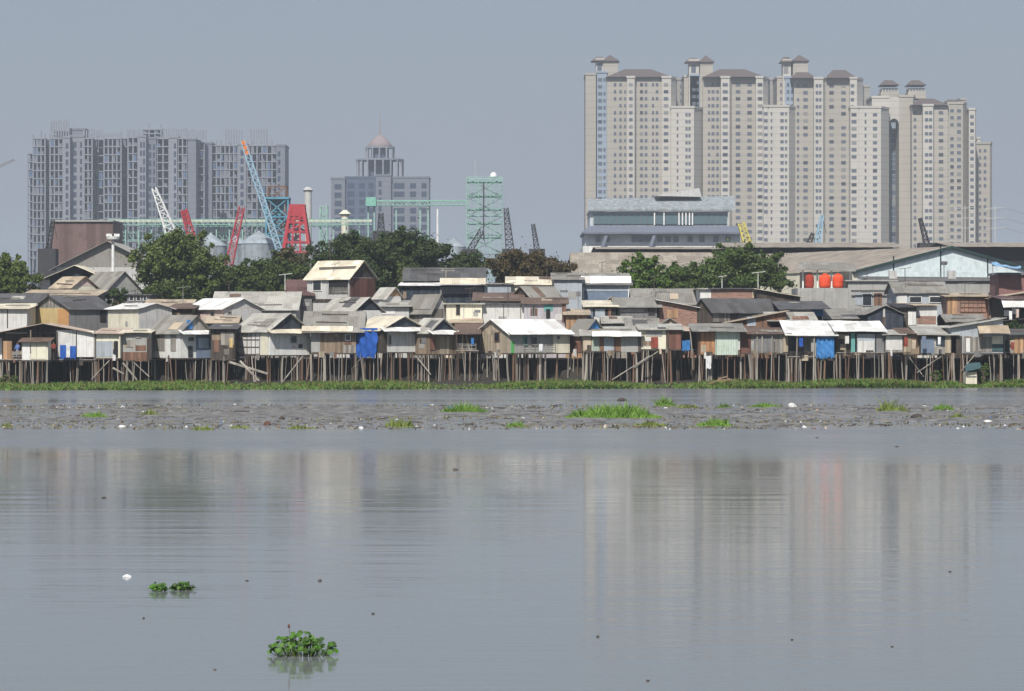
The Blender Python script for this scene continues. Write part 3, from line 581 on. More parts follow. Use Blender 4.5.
# ------------------------------------------------------------------ towers
PAL.update(t_beige=('tower', (.385, .36, .32)), t_light=('tower', (.48, .458, .42)), t_dark=('tower', (.31, .30, .285)), t_blue=('tower', (.27, .33, .41)), t_roof=('plain', (.12, .095, .09)),  # t_blue puts the bluish shade of the tower recesses into colour
  c_grey=('tower', (.17, .185, .225)), c_blue=('plain', (.085, .11, .17)), c_lt=('tower', (.225, .24, .28)), t_win=('glass', (.10, .115, .15)), c_win=('glass', (.035, .05, .09)), mallgl=('glass', (.09, .14, .16)))  # t_win paled: haze and sky reflection put into the glass colour
WINM = {}
def winmesh(matk):
    return unit('window_'+matk, lambda mb: mb.box((-.5, -.12, -.5), (.5, .1, .5)), M(matk))
def mkwins(E, wins, matk, limit=96):
    wins = sorted(wins, key=lambda w: -w[3]*w[4]); alts = [winmesh(k) for k in ((matk,) if matk != 't_win' else ('t_win', 't_win', 't_win2', 't_win3'))]
    L = E.location
    for (x, y, z, w, hh) in wins[:limit]: inst('window', random.choice(alts), E, (x-L.x, y-L.y, z-L.z), (w, 1, hh))
    if wins[limit:]:
        m = MB()
        for (x, y, z, w, hh) in wins[limit:]: m.box((x-w/2, y-.12, z-hh/2), (x+w/2, y+.1, z+hh/2))
        o = m.build('windows', M(matk), E, world=True); o['kind'] = 'stuff'
def wing(E, x0, x1, yt, Y, mat, cols=(), d=24, cham=0, ybot=262, row=7.0, ww=None, wh=3.4, wins=None, top=True, skip=0, zb=0):
    """a slab of a tower; cham = width in px of a receding face on its right"""
    a = W(x0, yt, Y); b = W(x1, yt, Y); pts = [(a.x, Y), (b.x, Y)]
    if cham: pts.append((W(x1+cham, yt, Y+cham*1.1).x, Y+cham*1.1))
    pts += [(pts[-1][0], Y+d), (a.x, Y+d)]
    MB().prism(pts, zb, a.z).build('wing', M(mat), E, world=True)
    if top: MB().prism([(p[0]+(-.25 if i in (0, len(pts)-1) else .25), p[1]+(-.3 if p[1] == Y else .2)) for i, p in enumerate(pts)], a.z, a.z+.9).build('parapet', M(mat), E, world=True)
    for (cx_, w) in cols:
        py = yt+5+skip*row
        while py < ybot:
            p = W(cx_, py+wh/2, Y)
            if random.random() > .03: wins.append((p.x, Y, p.z, w*Y/FP, wh*Y/FP*R(.9, 1.0)))
            py += row
def hiproof(E, x0, x1, ye, yr, Y, d=20, mat='t_roof', name='roof'):
    a = W(x0, ye, Y); b = W(x1, ye, Y); z1 = W(x0, yr, Y).z; w = b.x-a.x; ins = min(w*.3, d*.4)
    MB().add([(a.x, Y-.8, a.z), (b.x, Y-.8, a.z), (b.x, Y+d, a.z), (a.x, Y+d, a.z), (a.x+ins, Y+d/2, z1), (b.x-ins, Y+d/2, z1)],
             [(3,2,1,0), (0,1,5,4), (1,2,5), (2,3,4,5), (3,0,4)]).build(name, M(mat), E, world=True)
def turret(E, x0, x1, ye, ya, yb, Y, d=12, mat='t_beige', wins=None):
    wing(E, x0, x1, ye, Y, mat, [], d=d, top=False)
    a = W(x0-1.5, ye, Y); b = W(x1+1.5, ye, Y); z1 = W(x0, ya, Y).z; xm = (a.x+b.x)/2
    MB().add([(a.x, Y-1, a.z), (b.x, Y-1, a.z), (b.x, Y+d+1, a.z), (a.x, Y+d+1, a.z), (xm, Y+d/2, z1)], [(3,2,1,0), (0,1,4), (1,2,4), (2,3,4), (3,0,4)]).build('turret_roof', M('t_roof'), E, world=True)
YT = 1300
def tower(label, x, w_=None): return empty('apartment_tower', (W(x, 325, YT).x, YT, 0), label, 'tower', 'cream apartment towers')
# tower 1
E = tower('leftmost cream apartment tower, standing behind the glass fronted hall', 640); ws = []
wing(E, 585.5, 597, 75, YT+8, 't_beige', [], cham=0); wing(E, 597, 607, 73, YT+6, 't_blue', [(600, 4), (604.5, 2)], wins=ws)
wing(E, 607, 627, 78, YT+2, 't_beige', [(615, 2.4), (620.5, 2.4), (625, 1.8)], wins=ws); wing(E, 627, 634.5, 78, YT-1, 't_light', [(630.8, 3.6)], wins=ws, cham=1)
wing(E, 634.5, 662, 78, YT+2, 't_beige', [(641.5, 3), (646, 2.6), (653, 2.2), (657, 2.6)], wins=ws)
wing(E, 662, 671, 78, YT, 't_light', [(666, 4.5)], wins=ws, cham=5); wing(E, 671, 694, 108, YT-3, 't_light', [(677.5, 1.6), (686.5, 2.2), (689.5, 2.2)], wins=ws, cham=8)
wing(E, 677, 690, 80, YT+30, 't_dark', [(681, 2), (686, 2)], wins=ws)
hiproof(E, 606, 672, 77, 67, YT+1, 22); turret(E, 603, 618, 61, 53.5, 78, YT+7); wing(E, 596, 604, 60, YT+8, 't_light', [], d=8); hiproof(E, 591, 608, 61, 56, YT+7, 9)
p = W(599.5, 67, YT+8); ws.append((p.x, YT+8, p.z, 2, 3.2)); mkwins(E, ws, 't_win')
# tower 2
E = tower('second cream apartment tower from the left, above the yellow crane', 740); ws = []
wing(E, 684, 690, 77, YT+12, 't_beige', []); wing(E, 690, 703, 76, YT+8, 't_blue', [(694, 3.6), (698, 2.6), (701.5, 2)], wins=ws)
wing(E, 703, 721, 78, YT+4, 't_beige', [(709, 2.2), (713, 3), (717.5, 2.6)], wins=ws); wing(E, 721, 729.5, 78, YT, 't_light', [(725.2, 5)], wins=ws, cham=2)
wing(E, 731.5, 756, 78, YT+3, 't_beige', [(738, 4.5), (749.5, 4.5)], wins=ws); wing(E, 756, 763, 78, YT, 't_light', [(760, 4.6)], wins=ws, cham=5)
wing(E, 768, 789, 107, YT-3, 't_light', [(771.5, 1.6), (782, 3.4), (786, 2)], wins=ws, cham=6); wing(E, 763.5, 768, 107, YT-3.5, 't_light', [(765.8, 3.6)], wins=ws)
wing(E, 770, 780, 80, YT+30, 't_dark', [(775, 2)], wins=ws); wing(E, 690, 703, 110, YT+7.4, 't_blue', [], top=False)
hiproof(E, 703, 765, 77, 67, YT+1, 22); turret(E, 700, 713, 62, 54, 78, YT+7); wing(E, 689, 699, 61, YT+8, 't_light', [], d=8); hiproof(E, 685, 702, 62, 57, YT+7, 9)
p = W(693.5, 69, YT+8); ws.append((p.x, YT+8, p.z, 2, 3.2)); mkwins(E, ws, 't_win')
# tower 3
E = tower('third cream apartment tower from the left, between two lower white wings', 830); ws = []
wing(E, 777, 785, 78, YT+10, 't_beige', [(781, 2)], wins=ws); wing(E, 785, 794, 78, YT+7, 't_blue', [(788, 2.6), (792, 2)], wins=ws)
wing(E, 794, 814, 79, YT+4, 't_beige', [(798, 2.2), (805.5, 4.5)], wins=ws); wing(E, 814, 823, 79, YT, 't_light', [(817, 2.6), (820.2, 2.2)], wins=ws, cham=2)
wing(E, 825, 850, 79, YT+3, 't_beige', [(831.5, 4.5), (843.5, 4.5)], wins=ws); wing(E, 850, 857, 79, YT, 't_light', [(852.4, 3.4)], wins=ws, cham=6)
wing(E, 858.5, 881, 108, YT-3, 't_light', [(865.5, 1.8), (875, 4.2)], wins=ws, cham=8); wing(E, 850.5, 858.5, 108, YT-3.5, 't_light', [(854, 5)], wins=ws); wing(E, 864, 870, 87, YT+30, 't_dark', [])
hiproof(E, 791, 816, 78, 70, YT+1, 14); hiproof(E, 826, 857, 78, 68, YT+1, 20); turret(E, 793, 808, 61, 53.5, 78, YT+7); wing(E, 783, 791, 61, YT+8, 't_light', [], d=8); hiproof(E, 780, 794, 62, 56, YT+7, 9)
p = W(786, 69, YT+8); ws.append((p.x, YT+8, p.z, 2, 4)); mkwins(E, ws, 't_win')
# tower 4
E = tower('rightmost cream apartment tower with twin capped turrets and a tall arched recess', 925); ws = []
wing(E, 872, 889, 98, YT+10, 't_light', [], d=20); wing(E, 899, 913, 97, YT+10, 't_beige', [], d=20, cham=2)
wing(E, 889, 899, 97, YT+22, 't_blue', [(894, 5.5)], wins=ws, d=10, row=5.2, wh=4.6, skip=5)
c = W(894, 125, YT+10); r = 5*(YT+10)/FP; m = MB(); zt = W(894, 97, YT+10).z; n = 10
v = []; 
for q in range(n+1):
    t = math.pi*q/n; v.append((c.x-r*1.0*math.cos(t), YT+10, c.z+r*1.3*math.sin(t)))
vv = v+[(p_[0], YT+10, zt) for p_ in v]+[(p_[0], YT+13, p_[2]) for p_ in v]; k = n+1
MB().add(vv, [(i, i+1, k+i+1, k+i) for i in range(n)]+[(i, 2*k+i, 2*k+i+1, i+1) for i in range(n)]).build('arch', M('t_light'), E, world=True)
for x0, x1 in ((881, 899), (908, 926)):
    wing(E, x0+1, x1-1, 88, YT+14, 't_light', [], d=9, top=False, zb=W(0, 98, YT+13).z); wing(E, x0, x1, 92, YT+13, 't_beige', [], d=11, top=False, zb=W(0, 98.5, YT+13).z)
    for q in range(5): p = W(x0+3+q*3, 90, YT+13); ws.append((p.x, YT+13, p.z, .8, .8))
    hiproof(E, x0-.5, x1+.5, 85, 79, YT+13, 12)
wing(E, 912, 923, 106, YT+4, 't_beige', [(915, 2.5)], wins=ws); wing(E, 923, 933, 106, YT, 't_light', [(926.5, 3.2), (930.5, 3.2)], wins=ws, cham=1)
wing(E, 934, 948, 106, YT+2, 't_beige', [(941, 4.5)], wins=ws); wing(E, 948, 963, 104, YT+4, 't_beige', [(952, 3.6), (959, 4)], wins=ws, cham=4)
wing(E, 969, 975, 110, YT+4, 't_light', [(972, 3.6)], wins=ws, cham=1, d=18); wing(E, 963, 969, 112, YT+10, 't_dark', [], d=18)
hiproof(E, 912, 948, 105, 97, YT+1, 20); hiproof(E, 944, 966, 103, 98, YT+5, 18); wing(E, 960, 966, 100, YT+12, 't_dark', [], d=8)
wing(E, 976, 990, 144, YT+26, 't_beige', [(980, 2), (985, 2.4)], wins=ws, cham=2); wing(E, 977, 980, 139, YT+30, 't_light', [], d=6)
mkwins(E, ws, 't_win')

# left unfinished apartment blocks
YL = 1500
def rebars(E, x0, x1, yt, yb, Y, step=3.4):
    x = x0
    while x < x1:
        a = W(x, yb, Y); MB().box((a.x-.35, Y, a.z), (a.x+.35, Y+.6, W(x, yt+R(0, 1.5), Y).z)).build('column', M('c_lt'), E, world=True); x += step
def dense(E, ws, x0, x1, yt, mat, cols, cham=0, Y=YL, d=26, wh=5.6): wing(E, x0, x1, yt, Y, mat, cols, cham=cham, row=8.3, wh=wh, wins=ws, d=d)
INF = []
def frame(E, x0, x1, yt, Y, nc, infill=.5, d=24, row=8.0, ybot=262):
    """open concrete frame: dark void, floor plates, columns, and here and there an infill wall"""
    a = W(x0, yt, Y); b = W(x1, yt, Y); MB().box((a.x+.3, Y+5, 0), (b.x-.3, Y+d, a.z-.6)).build('core', M('c_blue'), E, world=True)  # dark blue core box, the shade of the void put into its colour
    sl = MB(); co = MB(); py = yt; zs = []
    while py < ybot: zs.append(W(0, py, Y).z); py += row
    for z in zs: sl.box((a.x-.2, Y-.2, z-.55), (b.x+.2, Y+6, z))
    xs = [a.x+(b.x-a.x)*i/nc for i in range(nc+1)]
    for i, x in enumerate(xs): co.box((x-.35, Y, 0), (x+.35, Y+.7, a.z+(R(1.5, 3.5) if random.random() < .5 else 0)))
    for q in range(len(zs)-1):
        for i in range(nc):
            r = random.random()*.8
            if r < infill:
                w_ = (xs[i+1]-xs[i]-.7)*R(.35, 1); h_ = (zs[q]-.57-zs[q+1])*random.choice((.4, 1, 1)); INF.append((E, xs[i]+.36+w_/2, Y+.3, zs[q+1]+h_/2, w_, h_, 'c_grey' if r < infill*.65 else 'c_net'))
    sl.v += []; o_ = len(sl.v); sl.add(co.v, co.f); sl.build('concrete_frame', M('c_lt'), E, world=True)
PAL['c_net'] = ('plain', (.10, .15, .26))
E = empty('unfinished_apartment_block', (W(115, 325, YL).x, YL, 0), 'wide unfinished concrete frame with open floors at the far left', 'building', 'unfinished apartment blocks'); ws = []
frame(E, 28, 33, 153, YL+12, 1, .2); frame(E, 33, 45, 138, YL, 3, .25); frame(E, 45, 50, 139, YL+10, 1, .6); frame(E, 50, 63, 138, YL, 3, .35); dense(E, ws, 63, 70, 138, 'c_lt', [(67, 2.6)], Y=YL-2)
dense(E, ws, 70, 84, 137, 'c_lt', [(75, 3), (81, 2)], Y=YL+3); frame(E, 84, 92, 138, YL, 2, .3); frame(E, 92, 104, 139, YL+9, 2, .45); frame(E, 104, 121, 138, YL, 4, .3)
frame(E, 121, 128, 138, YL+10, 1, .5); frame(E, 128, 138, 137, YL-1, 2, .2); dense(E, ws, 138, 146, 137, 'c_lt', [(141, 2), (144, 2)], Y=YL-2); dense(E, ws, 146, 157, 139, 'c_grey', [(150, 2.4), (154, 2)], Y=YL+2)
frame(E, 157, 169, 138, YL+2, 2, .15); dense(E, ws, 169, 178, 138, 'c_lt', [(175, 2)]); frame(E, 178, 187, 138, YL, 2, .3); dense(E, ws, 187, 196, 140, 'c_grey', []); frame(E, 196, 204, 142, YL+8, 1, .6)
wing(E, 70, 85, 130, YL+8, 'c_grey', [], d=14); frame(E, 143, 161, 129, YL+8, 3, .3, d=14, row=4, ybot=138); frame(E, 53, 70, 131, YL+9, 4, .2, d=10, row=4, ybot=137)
for s_ in ((51, 70, 120, 138), (84, 102, 129, 138), (105, 122, 132, 138), (127, 144, 129, 138), (161, 188, 128, 138), (188, 206, 129, 140)): rebars(E, *s_, YL+4, step=2.5)
mkwins(E, ws, 'c_win')
Y2 = YL+60
E = empty('unfinished_apartment_block', (W(247, 325, Y2).x, Y2, 0), 'darker blue grey unfinished frame behind the blue crane boom', 'building', 'unfinished apartment blocks'); ws = []
dense(E, ws, 203, 212, 144, 'c_grey', [(207, 3)], Y=Y2); frame(E, 212, 238, 145, Y2+2, 6, .4); dense(E, ws, 238, 247, 145, 'c_lt', [(242, 3)], Y=Y2+1); frame(E, 247, 257, 145, Y2+1, 2, .4); frame(E, 257, 277, 145, Y2+3, 4, .55); dense(E, ws, 277, 285, 146, 'c_grey', [(279, 2.6)], Y=Y2)
for s_ in ((226, 242, 129, 145), (251, 268, 128, 145)): rebars(E, *s_, Y2+4, step=2.6)
mkwins(E, ws, 'c_win')
def place_infill():
    by = {}
    for t in INF: by.setdefault(t[0].name, []).append(t)
    for L_ in by.values():
        L_.sort(key=lambda t: -t[4]*t[5]); E = L_[0][0]; lo = E.location
        for (_, x, y, z, w_, h_, mk) in L_[:96]: inst('infill_wall', winmesh(mk), E, (x-lo.x, y-lo.y, z-lo.z), (w_, 1, h_))
        for mk in ('c_grey', 'c_net'):
            m = MB()
            for (_, x, y, z, w_, h_, k_) in L_[96:]:
                if k_ == mk: m.box((x-w_/2, y-.1, z-h_/2), (x+w_/2, y+.1, z+h_/2))
            if m.v: m.build('infill_walls', M(mk), E, world=True)['kind'] = 'stuff'
place_infill()
# domed building
YD = 1600
E = empty('domed_office_building', (W(380, 325, YD).x, YD, 0), 'grey blue office building with stepped column tiers, ribbed dome and spire', 'building'); ws = []
dense(E, ws, 331, 345, 179, 'c_grey', [(338, 7)], Y=YD); dense(E, ws, 345, 376, 178, 'c_blue', [(351, 7), (362, 6), (371, 5)], Y=YD+2); dense(E, ws, 376, 391, 176, 'c_grey', [(380, 3)], Y=YD-2)
dense(E, ws, 391, 429, 178, 'c_grey', [(399, 11), (413, 6), (424, 5)], Y=YD+1)
wing(E, 368, 391, 162, YD+10, 'c_blue', [], d=12)
cx_ = W(380, 160, YD+16)
def tier(r, py0, py1, n, Y=YD+16):
    r = r*Y/FP; z0 = W(380, py0, Y).z; z1 = W(380, py1, Y).z
    for q in range(n):
        t = 2*math.pi*q/n; MB().bar((cx_.x+r*math.cos(t), Y+r*math.sin(t), z0), (cx_.x+r*math.cos(t), Y+r*math.sin(t), z1), .55).build('column', M('c_lt'), E, world=True)
    MB().lathe((cx_.x, Y, z1), [(r*1.04, 0), (r*1.04, .9)], 20).build('ring_beam', M('c_lt'), E, world=True)
tier(23, 178, 161, 18); tier(14, 161, 148.5, 12)
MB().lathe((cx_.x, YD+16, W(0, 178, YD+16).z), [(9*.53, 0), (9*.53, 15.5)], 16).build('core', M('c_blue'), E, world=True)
k = .54
MB().lathe((cx_.x, YD+16, W(0, 148, YD+16).z), [(11.5*k, 0), (11.8*k, 2.4*k), (10*k, 5.5*k), (7*k, 9*k), (3*k, 12*k), (1*k, 13*k)], 18).build('dome', M('domepink'), E, world=True, smooth=True)
MB().bar((cx_.x, YD+16, W(0, 137, YD+16).z), (cx_.x, YD+16, W(0, 113, YD+16).z), .8, .15).build('spire', M('domepink'), E, world=True)
mkwins(E, ws, 'c_win')

# glass fronted hall
YM = 850
E = empty('glass_fronted_hall', (W(660, 325, YM).x, YM, 0), 'long low grey blue hall with strip of dark glass and a tilted roof wedge', 'building'); ws = []
wb(E, 'base', 583, 246, 740, 960, YM-4, 40, M('w_white')); wb(E, 'lower_wall', 585, 233, 740, 246, YM-2, 38, M('t_hallw')); wb(E, 'lower_roof', 583, 231.5, 741, 233.5, YM-4.5, 40, M('t_hallr'))
MB().slab(W(583, 232, YM-6), W(742, 232, YM-6), W(738, 226, YM+1), W(588, 226, YM+1), 20, 3, .15, .5).build('canopy_roof', M('t_hallr'), E, world=True)
wb(E, 'hall_wall', 590, 211, 728, 227, YM+2, 30, M('t_hallw')); wb(E, 'glass_strip', 593.5, 214, 655, 224, YM+1.6, .5, M('mallgl')); wb(E, 'glass_strip', 655.5, 214, 692, 224, YM+1.5, .5, M('mallgl')); wb(E, 'glass_strip', 693, 214, 727, 224, YM+1.6, .5, M('mallgl'))
for px in list(range(599, 653, 6))+list(range(700, 727, 6)): wb(E, 'mullion', px-.25, 214, px+.25, 224, YM+1.2, .3, M('t_hallr'))
for px in (654.5, 664, 679, 682.5, 686, 689.5, 692.5): wb(E, 'pillar', px-.6, 212.5, px+.6, 225, YM+.8, .5, M('wpaint'))
wb(E, 'cornice', 589, 209, 729.5, 211.6, YM+.5, 32, M('w_white'))
MB().slab(W(588, 209, YM+.3), W(735, 209, YM+.3), W(735, 196, YM+20), W(588, 199, YM+20), 24, 4, .1, .5).build('main_roof', M('t_hallroof'), E, world=True)
a = W(654, 197, YM+20); b = W(697, 189.5, YM+22); c = W(700, 198, YM+20)
MB().add([(a.x, YM+12, a.z), (c.x, YM+12, c.z), (c.x, YM+34, c.z), (a.x, YM+34, a.z), (b.x, YM+12, b.z), (b.x, YM+34, b.z)], [(0,1,4), (3,5,2), (0,4,5,3), (1,2,5,4), (0,3,2,1)]).build('roof_wedge', M('w_grey'), E, world=True)
for px in (598, 607, 634, 640, 646, 652, 660, 668, 676, 690, 702, 716, 728): wb(E, 'window', px-2.5, 236.5, px+2.5, 242, YM-2.3, .4, M('t_win'))
for px in (604, 652):
    MB().slab(W(px-3, 246, YM-6), W(px, 246, YM-6), W(px+4, 234, YM-5.5), W(px+1, 234, YM-5.5), 2, 2, .1, .4).build('buttress', M('t_hallr'), E, world=True)

# ------------------------------------------------------------------ industrial steelwork
PAL.update(gsteel=('plain', (.30, .48, .42)), bsteel=('plain', (.10, .30, .42)), rsteel=('plain', (.42, .05, .065)), lbsteel=('plain', (.30, .46, .58)), ysteel=('plain', (.62, .54, .12)), dsteel=('plain', (.05, .05, .055)),
  wsteel=('plain', (.75, .76, .76)), osteel=('plain', (.75, .22, .04)), silo=('sheet', (.31, .36, .40)))  # silo: distance haze put into a bluer, darker grey
def lat_tower(E, px0, px1, pt, Y, mat, bays, r=.16, d=None, name='lattice'):
    a = W(px0, 325, Y); b = W(px1, pt, Y); z1 = b.z; w = b.x-a.x; d = d or w; m = MB(); cs = [(a.x, Y), (b.x, Y), (b.x, Y+d), (a.x, Y+d)]
    for c in cs: m.bar((*c, 0), (*c, z1), r*1.3)
    for q in range(bays+1):
        z = z1*q/bays
        for i in range(4):
            m.bar((*cs[i], z), (*cs[(i+1) % 4], z), r)
            if q < bays: m.bar((*cs[i], z), (*cs[(i+1) % 4], z+z1/bays), r*.8); m.bar((*cs[(i+1) % 4], z), (*cs[i], z+z1/bays), r*.8)
    return m.build(name, M(mat), E, world=True)
def boom(label, p, q, w0, w1, mat, Y=None, name='crane', tip=None, n=9, cab=None, r=.12, low=True):
    """lattice boom from ground-side p to tip q (pixels), a short cab under it"""
    Y = Y or 620; a = W(*p, Y); b = W(*q, Y); E = empty(name, (a.x, Y, 0), label, 'crane', None)
    m = MB(); d = (b-a); u = d.normalized(); s = Vector((u.z, 0, -u.x)); t = Vector((0, 1, 0))
    def corner(f, i): w = (w0+(w1-w0)*f); return a+d*f+s*w*(.5, -.5, -.5, .5)[i]+t*w*(-.5, -.5, .5, .5)[i]
    for i in range(4): m.bar(corner(0, i), corner(1, i), r*1.3)
    for k_ in range(n):
        f0, f1 = k_/n, (k_+1)/n
        for i in range(4): m.bar(corner(f0, i), corner(f1, (i+1) % 4), r*.8); m.bar(corner(f0, i), corner(f0, (i+1) % 4), r*.8)
    m.build('boom', M(mat), E, world=True)
    MB().box((a.x-1.6, Y-1.5, 2), (a.x+1.6, Y+2, a.z+.2)).build('cab', M(cab or mat), E, world=True)
    if tip:
        m2 = MB()
        for k_ in range(3): m2.bar(b-u*(k_*1.1), b-u*(k_*1.1+.9), w1*.75, w1*.65, 6)
        m2.build('boom_head', M(tip), E, world=True)
    m3 = MB(); m3.bar(b, (b.x+.8, Y, b.z-3.5), .07); m3.build('hoist_cable', M('dsteel'), E, world=True)
    return E
E = empty('scaffold_tower', (W(484, 325, 700).x, 700, 0), 'green steel scaffold tower with a small white dome on its top', 'tower')
lat_tower(E, 467, 502, 177, 700, 'gsteel', 9, .11); 
for px in (478.5, 490.5): 
    m = MB(); a = W(px, 178, 699.8); m.bar((a.x, 699.8, 0), (a.x, 699.8, a.z), .12).build('post', M('gsteel'), E, world=True)
mq = MB()
for q in range(16):
    for s0, s1 in ((467, 478.5), (478.5, 490.5), (490.5, 502)): mq.bar(W(s0, 181+q*4.4, 699.7), W(s1, 185.4+q*4.4, 699.7), .06); mq.bar(W(s1, 181+q*4.4, 699.7), W(s0, 185.4+q*4.4, 699.7), .06)
mq.build('bracing', M('gsteel'), E, world=True)
for q in range(5): wb(E, 'platform', 467, 181+q*14, 502, 181.8+q*14, 700.3, 7.5, M('gsteelp'))
c = W(493.5, 178, 703); MB().lathe((c.x, 703, c.z), [(.8, 0), (.85, .5), (.6, 1.1), (.2, 1.35)], 14).build('dome', M('wpaint'), E, world=True, smooth=True)
m = MB(); m.bar(W(475, 178, 701), W(475, 160, 701), .06).build('antenna', M('w_grey'), E, world=True); wb(E, 'pipe', 483, 182, 484.2, 240, 699.5, .3, M('dsteel'))
E = empty('conveyor_gallery', (W(415, 325, 705).x, 705, 0), 'raised green conveyor gallery running to the scaffold tower', 'conveyor')
def truss(E, x0, x1, y0, y1, Y, mat, n, r=.14, name='truss'):
    m = MB()
    for dy in (0, 2):
        for py in (y0, y1): m.bar(W(x0, py, Y)+Vector((0, dy, 0)), W(x1, py, Y)+Vector((0, dy, 0)), r)
        for q in range(n):
            xa, xb = x0+(x1-x0)*q/n, x0+(x1-x0)*(q+1)/n
            m.bar(W(xa, y0, Y)+Vector((0, dy, 0)), W(xb, y1, Y)+Vector((0, dy, 0)), r*.7); m.bar(W(xa, y1, Y)+Vector((0, dy, 0)), W(xa, y0, Y)+Vector((0, dy, 0)), r*.7)
    m.build(name, M(mat), E, world=True)
truss(E, 366, 467, 200.5, 205, 705, 'gsteel', 22); wb(E, 'belt_cover', 372, 200, 466, 201.6, 705.5, 1.2, M('gsteelp'))
for px in (368, 374, 396, 420, 428): 
    a = W(px, 205, 705); MB().bar((a.x, 706, 0), (a.x, 706, a.z), .22).build('support', M('gsteel'), E, world=True)
a = W(368, 197, 705); wb(E, 'transfer_house', 366, 197, 376, 206, 704.5, 3, M('gsteelp'))
E = empty('pipe_gallery', (W(240, 325, 690).x, 690, 0), 'low green pipe gallery stretching across behind the left trees', 'conveyor')
truss(E, 108, 372, 219.5, 224.5, 690, 'gsteel', 50, .12); wb(E, 'pipe', 108, 220.2, 372, 221.8, 690.6, .8, M('w_cream')); wb(E, 'pipe', 140, 226, 340, 227, 690.6, .5, M('gsteelp'))
for px in range(112, 372, 13): 
    a = W(px, 224.5, 690); MB().bar((a.x, 691, 0), (a.x, 691, a.z), .2).build('support', M('gsteel'), E, world=True)
truss(E, 108, 300, 232, 240, 692, 'gsteel', 30, .12)
E = empty('process_tower', (W(276, 325, 680).x, 680, 0), 'blue green steel process tower with rusty top platform beside the red hopper', 'tower')
lat_tower(E, 266, 288, 198, 680, 'bsteel', 8, .2, 5); lat_tower(E, 268, 286, 186, 681, 'rust', 12, .14, 4, 'upper_frame'); wb(E, 'platform', 265, 197, 289, 199, 679.6, 6, M('bsteel')); wb(E, 'vessel', 271, 200, 283, 222, 682, 3, M('bsteel'))
E = empty('steel_tower', (W(323, 325, 720).x, 720, 0), 'slim open green steel framework right of the grey stack', 'tower')
lat_tower(E, 320, 327, 206, 720, 'gsteel', 7, .15, 3); c = W(308, 325, 722); E = empty('exhaust_stack', (c.x, 722, 0), 'slim grey stack with flared cap right of the red hopper', 'stack'); MB().lathe((c.x, 722, 0), [(.9, 0), (.9, W(0, 192, 722).z), (1.3, W(0, 190, 722).z), (.5, W(0, 187, 722).z)], 12).build('stack', M('w_grey'), E, world=True)
c = W(345, 325, 716); E = empty('exhaust_stack', (c.x, 716, 0), 'cream vent stack rising behind the big dark tree', 'stack'); MB().lathe((c.x, 716, 0), [(.9, 0), (.9, W(0, 216, 716).z), (1.5, W(0, 214, 716).z), (.4, W(0, 210, 716).z)], 12).build('vent_stack', M('w_cream'), E, world=True)
# red hopper tower
Yh = 600; E = empty('hopper_tower', (W(296, 325, Yh).x, Yh, 0), 'red steel hopper tower tapering upwards between trees and cranes', 'tower')
a = W(283, 252, Yh); b = W(309.5, 252, Yh); c = W(290, 207, Yh); e = W(303, 207, Yh); m = MB(); wd = 5
B4 = [(a.x, Yh, a.z), (b.x, Yh, a.z), (b.x, Yh+wd, a.z), (a.x, Yh+wd, a.z)]; T4 = [(c.x, Yh+1, c.z), (e.x, Yh+1, c.z), (e.x, Yh+4, c.z), (c.x, Yh+4, c.z)]
for i in range(4): m.bar(B4[i], T4[i], .42)
for f in (0, .22, .45, .66, .82, 1):
    q4 = [Vector(B4[i]).lerp(Vector(T4[i]), f) for i in range(4)]
    for i in range(4): m.bar(q4[i], q4[(i+1) % 4], .28)
for f0, f1 in ((.45, .66), (.66, .82)):
    for i in range(4): m.bar(Vector(B4[i]).lerp(Vector(T4[i]), f0), Vector(B4[(i+1) % 4]).lerp(Vector(T4[(i+1) % 4]), f1), .25)
for f in (.33, .66):
    m.bar(Vector(B4[0]).lerp(Vector(B4[1]), f), Vector(T4[0]).lerp(Vector(T4[1]), f), .25)
m.build('frame', M('rsteel'), E, world=True)
MB().prism([(c.x-.3, Yh+.8), (e.x+.3, Yh+.8), (e.x+.3, Yh+4.2), (c.x-.3, Yh+4.2)], c.z-2.5, c.z+.6).build('hopper', M('rsteel'), E, world=True)
MB().box((a.x+.5, Yh+.6, 0), (b.x-.5, Yh+wd, W(0, 246, Yh).z)).build('plinth', M('silo'), E, world=True)
MB().prism([(a.x+2, Yh+2.2), (b.x-2, Yh+2.2), (b.x-2, Yh+3.6), (a.x+2, Yh+3.6)], a.z, W(0, 228, Yh).z).build('chute', M('w_grey'), E, world=True)
# silos
for px, r_, ye, ya, lab in ((211, 16, 246, 234, 'pale silo with conical roof left of the red lattice boom'), (259, 21, 244, 232, 'large pale silo with conical roof behind the trees'), (454, 12, 247, 238, 'low white domed silo behind the tall white pole'), (236, 9, 243, 236, 'narrow pale silo between the two wider ones')):
    Ys = 640 if px != 236 else 660; c = W(px, 325, Ys); r = r_*Ys/FP; z1 = W(0, ye, Ys).z; z2 = W(0, ya, Ys).z
    E = empty('silo', (c.x, Ys, 0), lab, 'silo', 'storage silos')
    MB().lathe((c.x, Ys, 0), [(r, 0), (r, z1)], 28).build('shell', M('silo'), E, world=True); MB().lathe((c.x, Ys, z1), [(r*1.03, 0), (r*.95, .3), (r*.1, z2-z1), (.2, z2-z1+.3)], 28).build('roof', M('silo'), E, world=True)
boom('tall light blue lattice crane boom with an orange red head', (284, 264), (243, 141), 1.15, .9, 'lbsteel', 620, tip='osteel', n=18, cab='lbsteel')
boom('red lattice crane boom leaning slightly right above the trees', (226, 278), (242, 207), 1.5, 1.0, 'rsteel', 600, n=10, cab='rsteel')
boom('white lattice crane boom leaning left before the unfinished block', (174, 240), (154, 188), 2.2, .8, 'wsteel', 620, n=7, cab='wsteel')
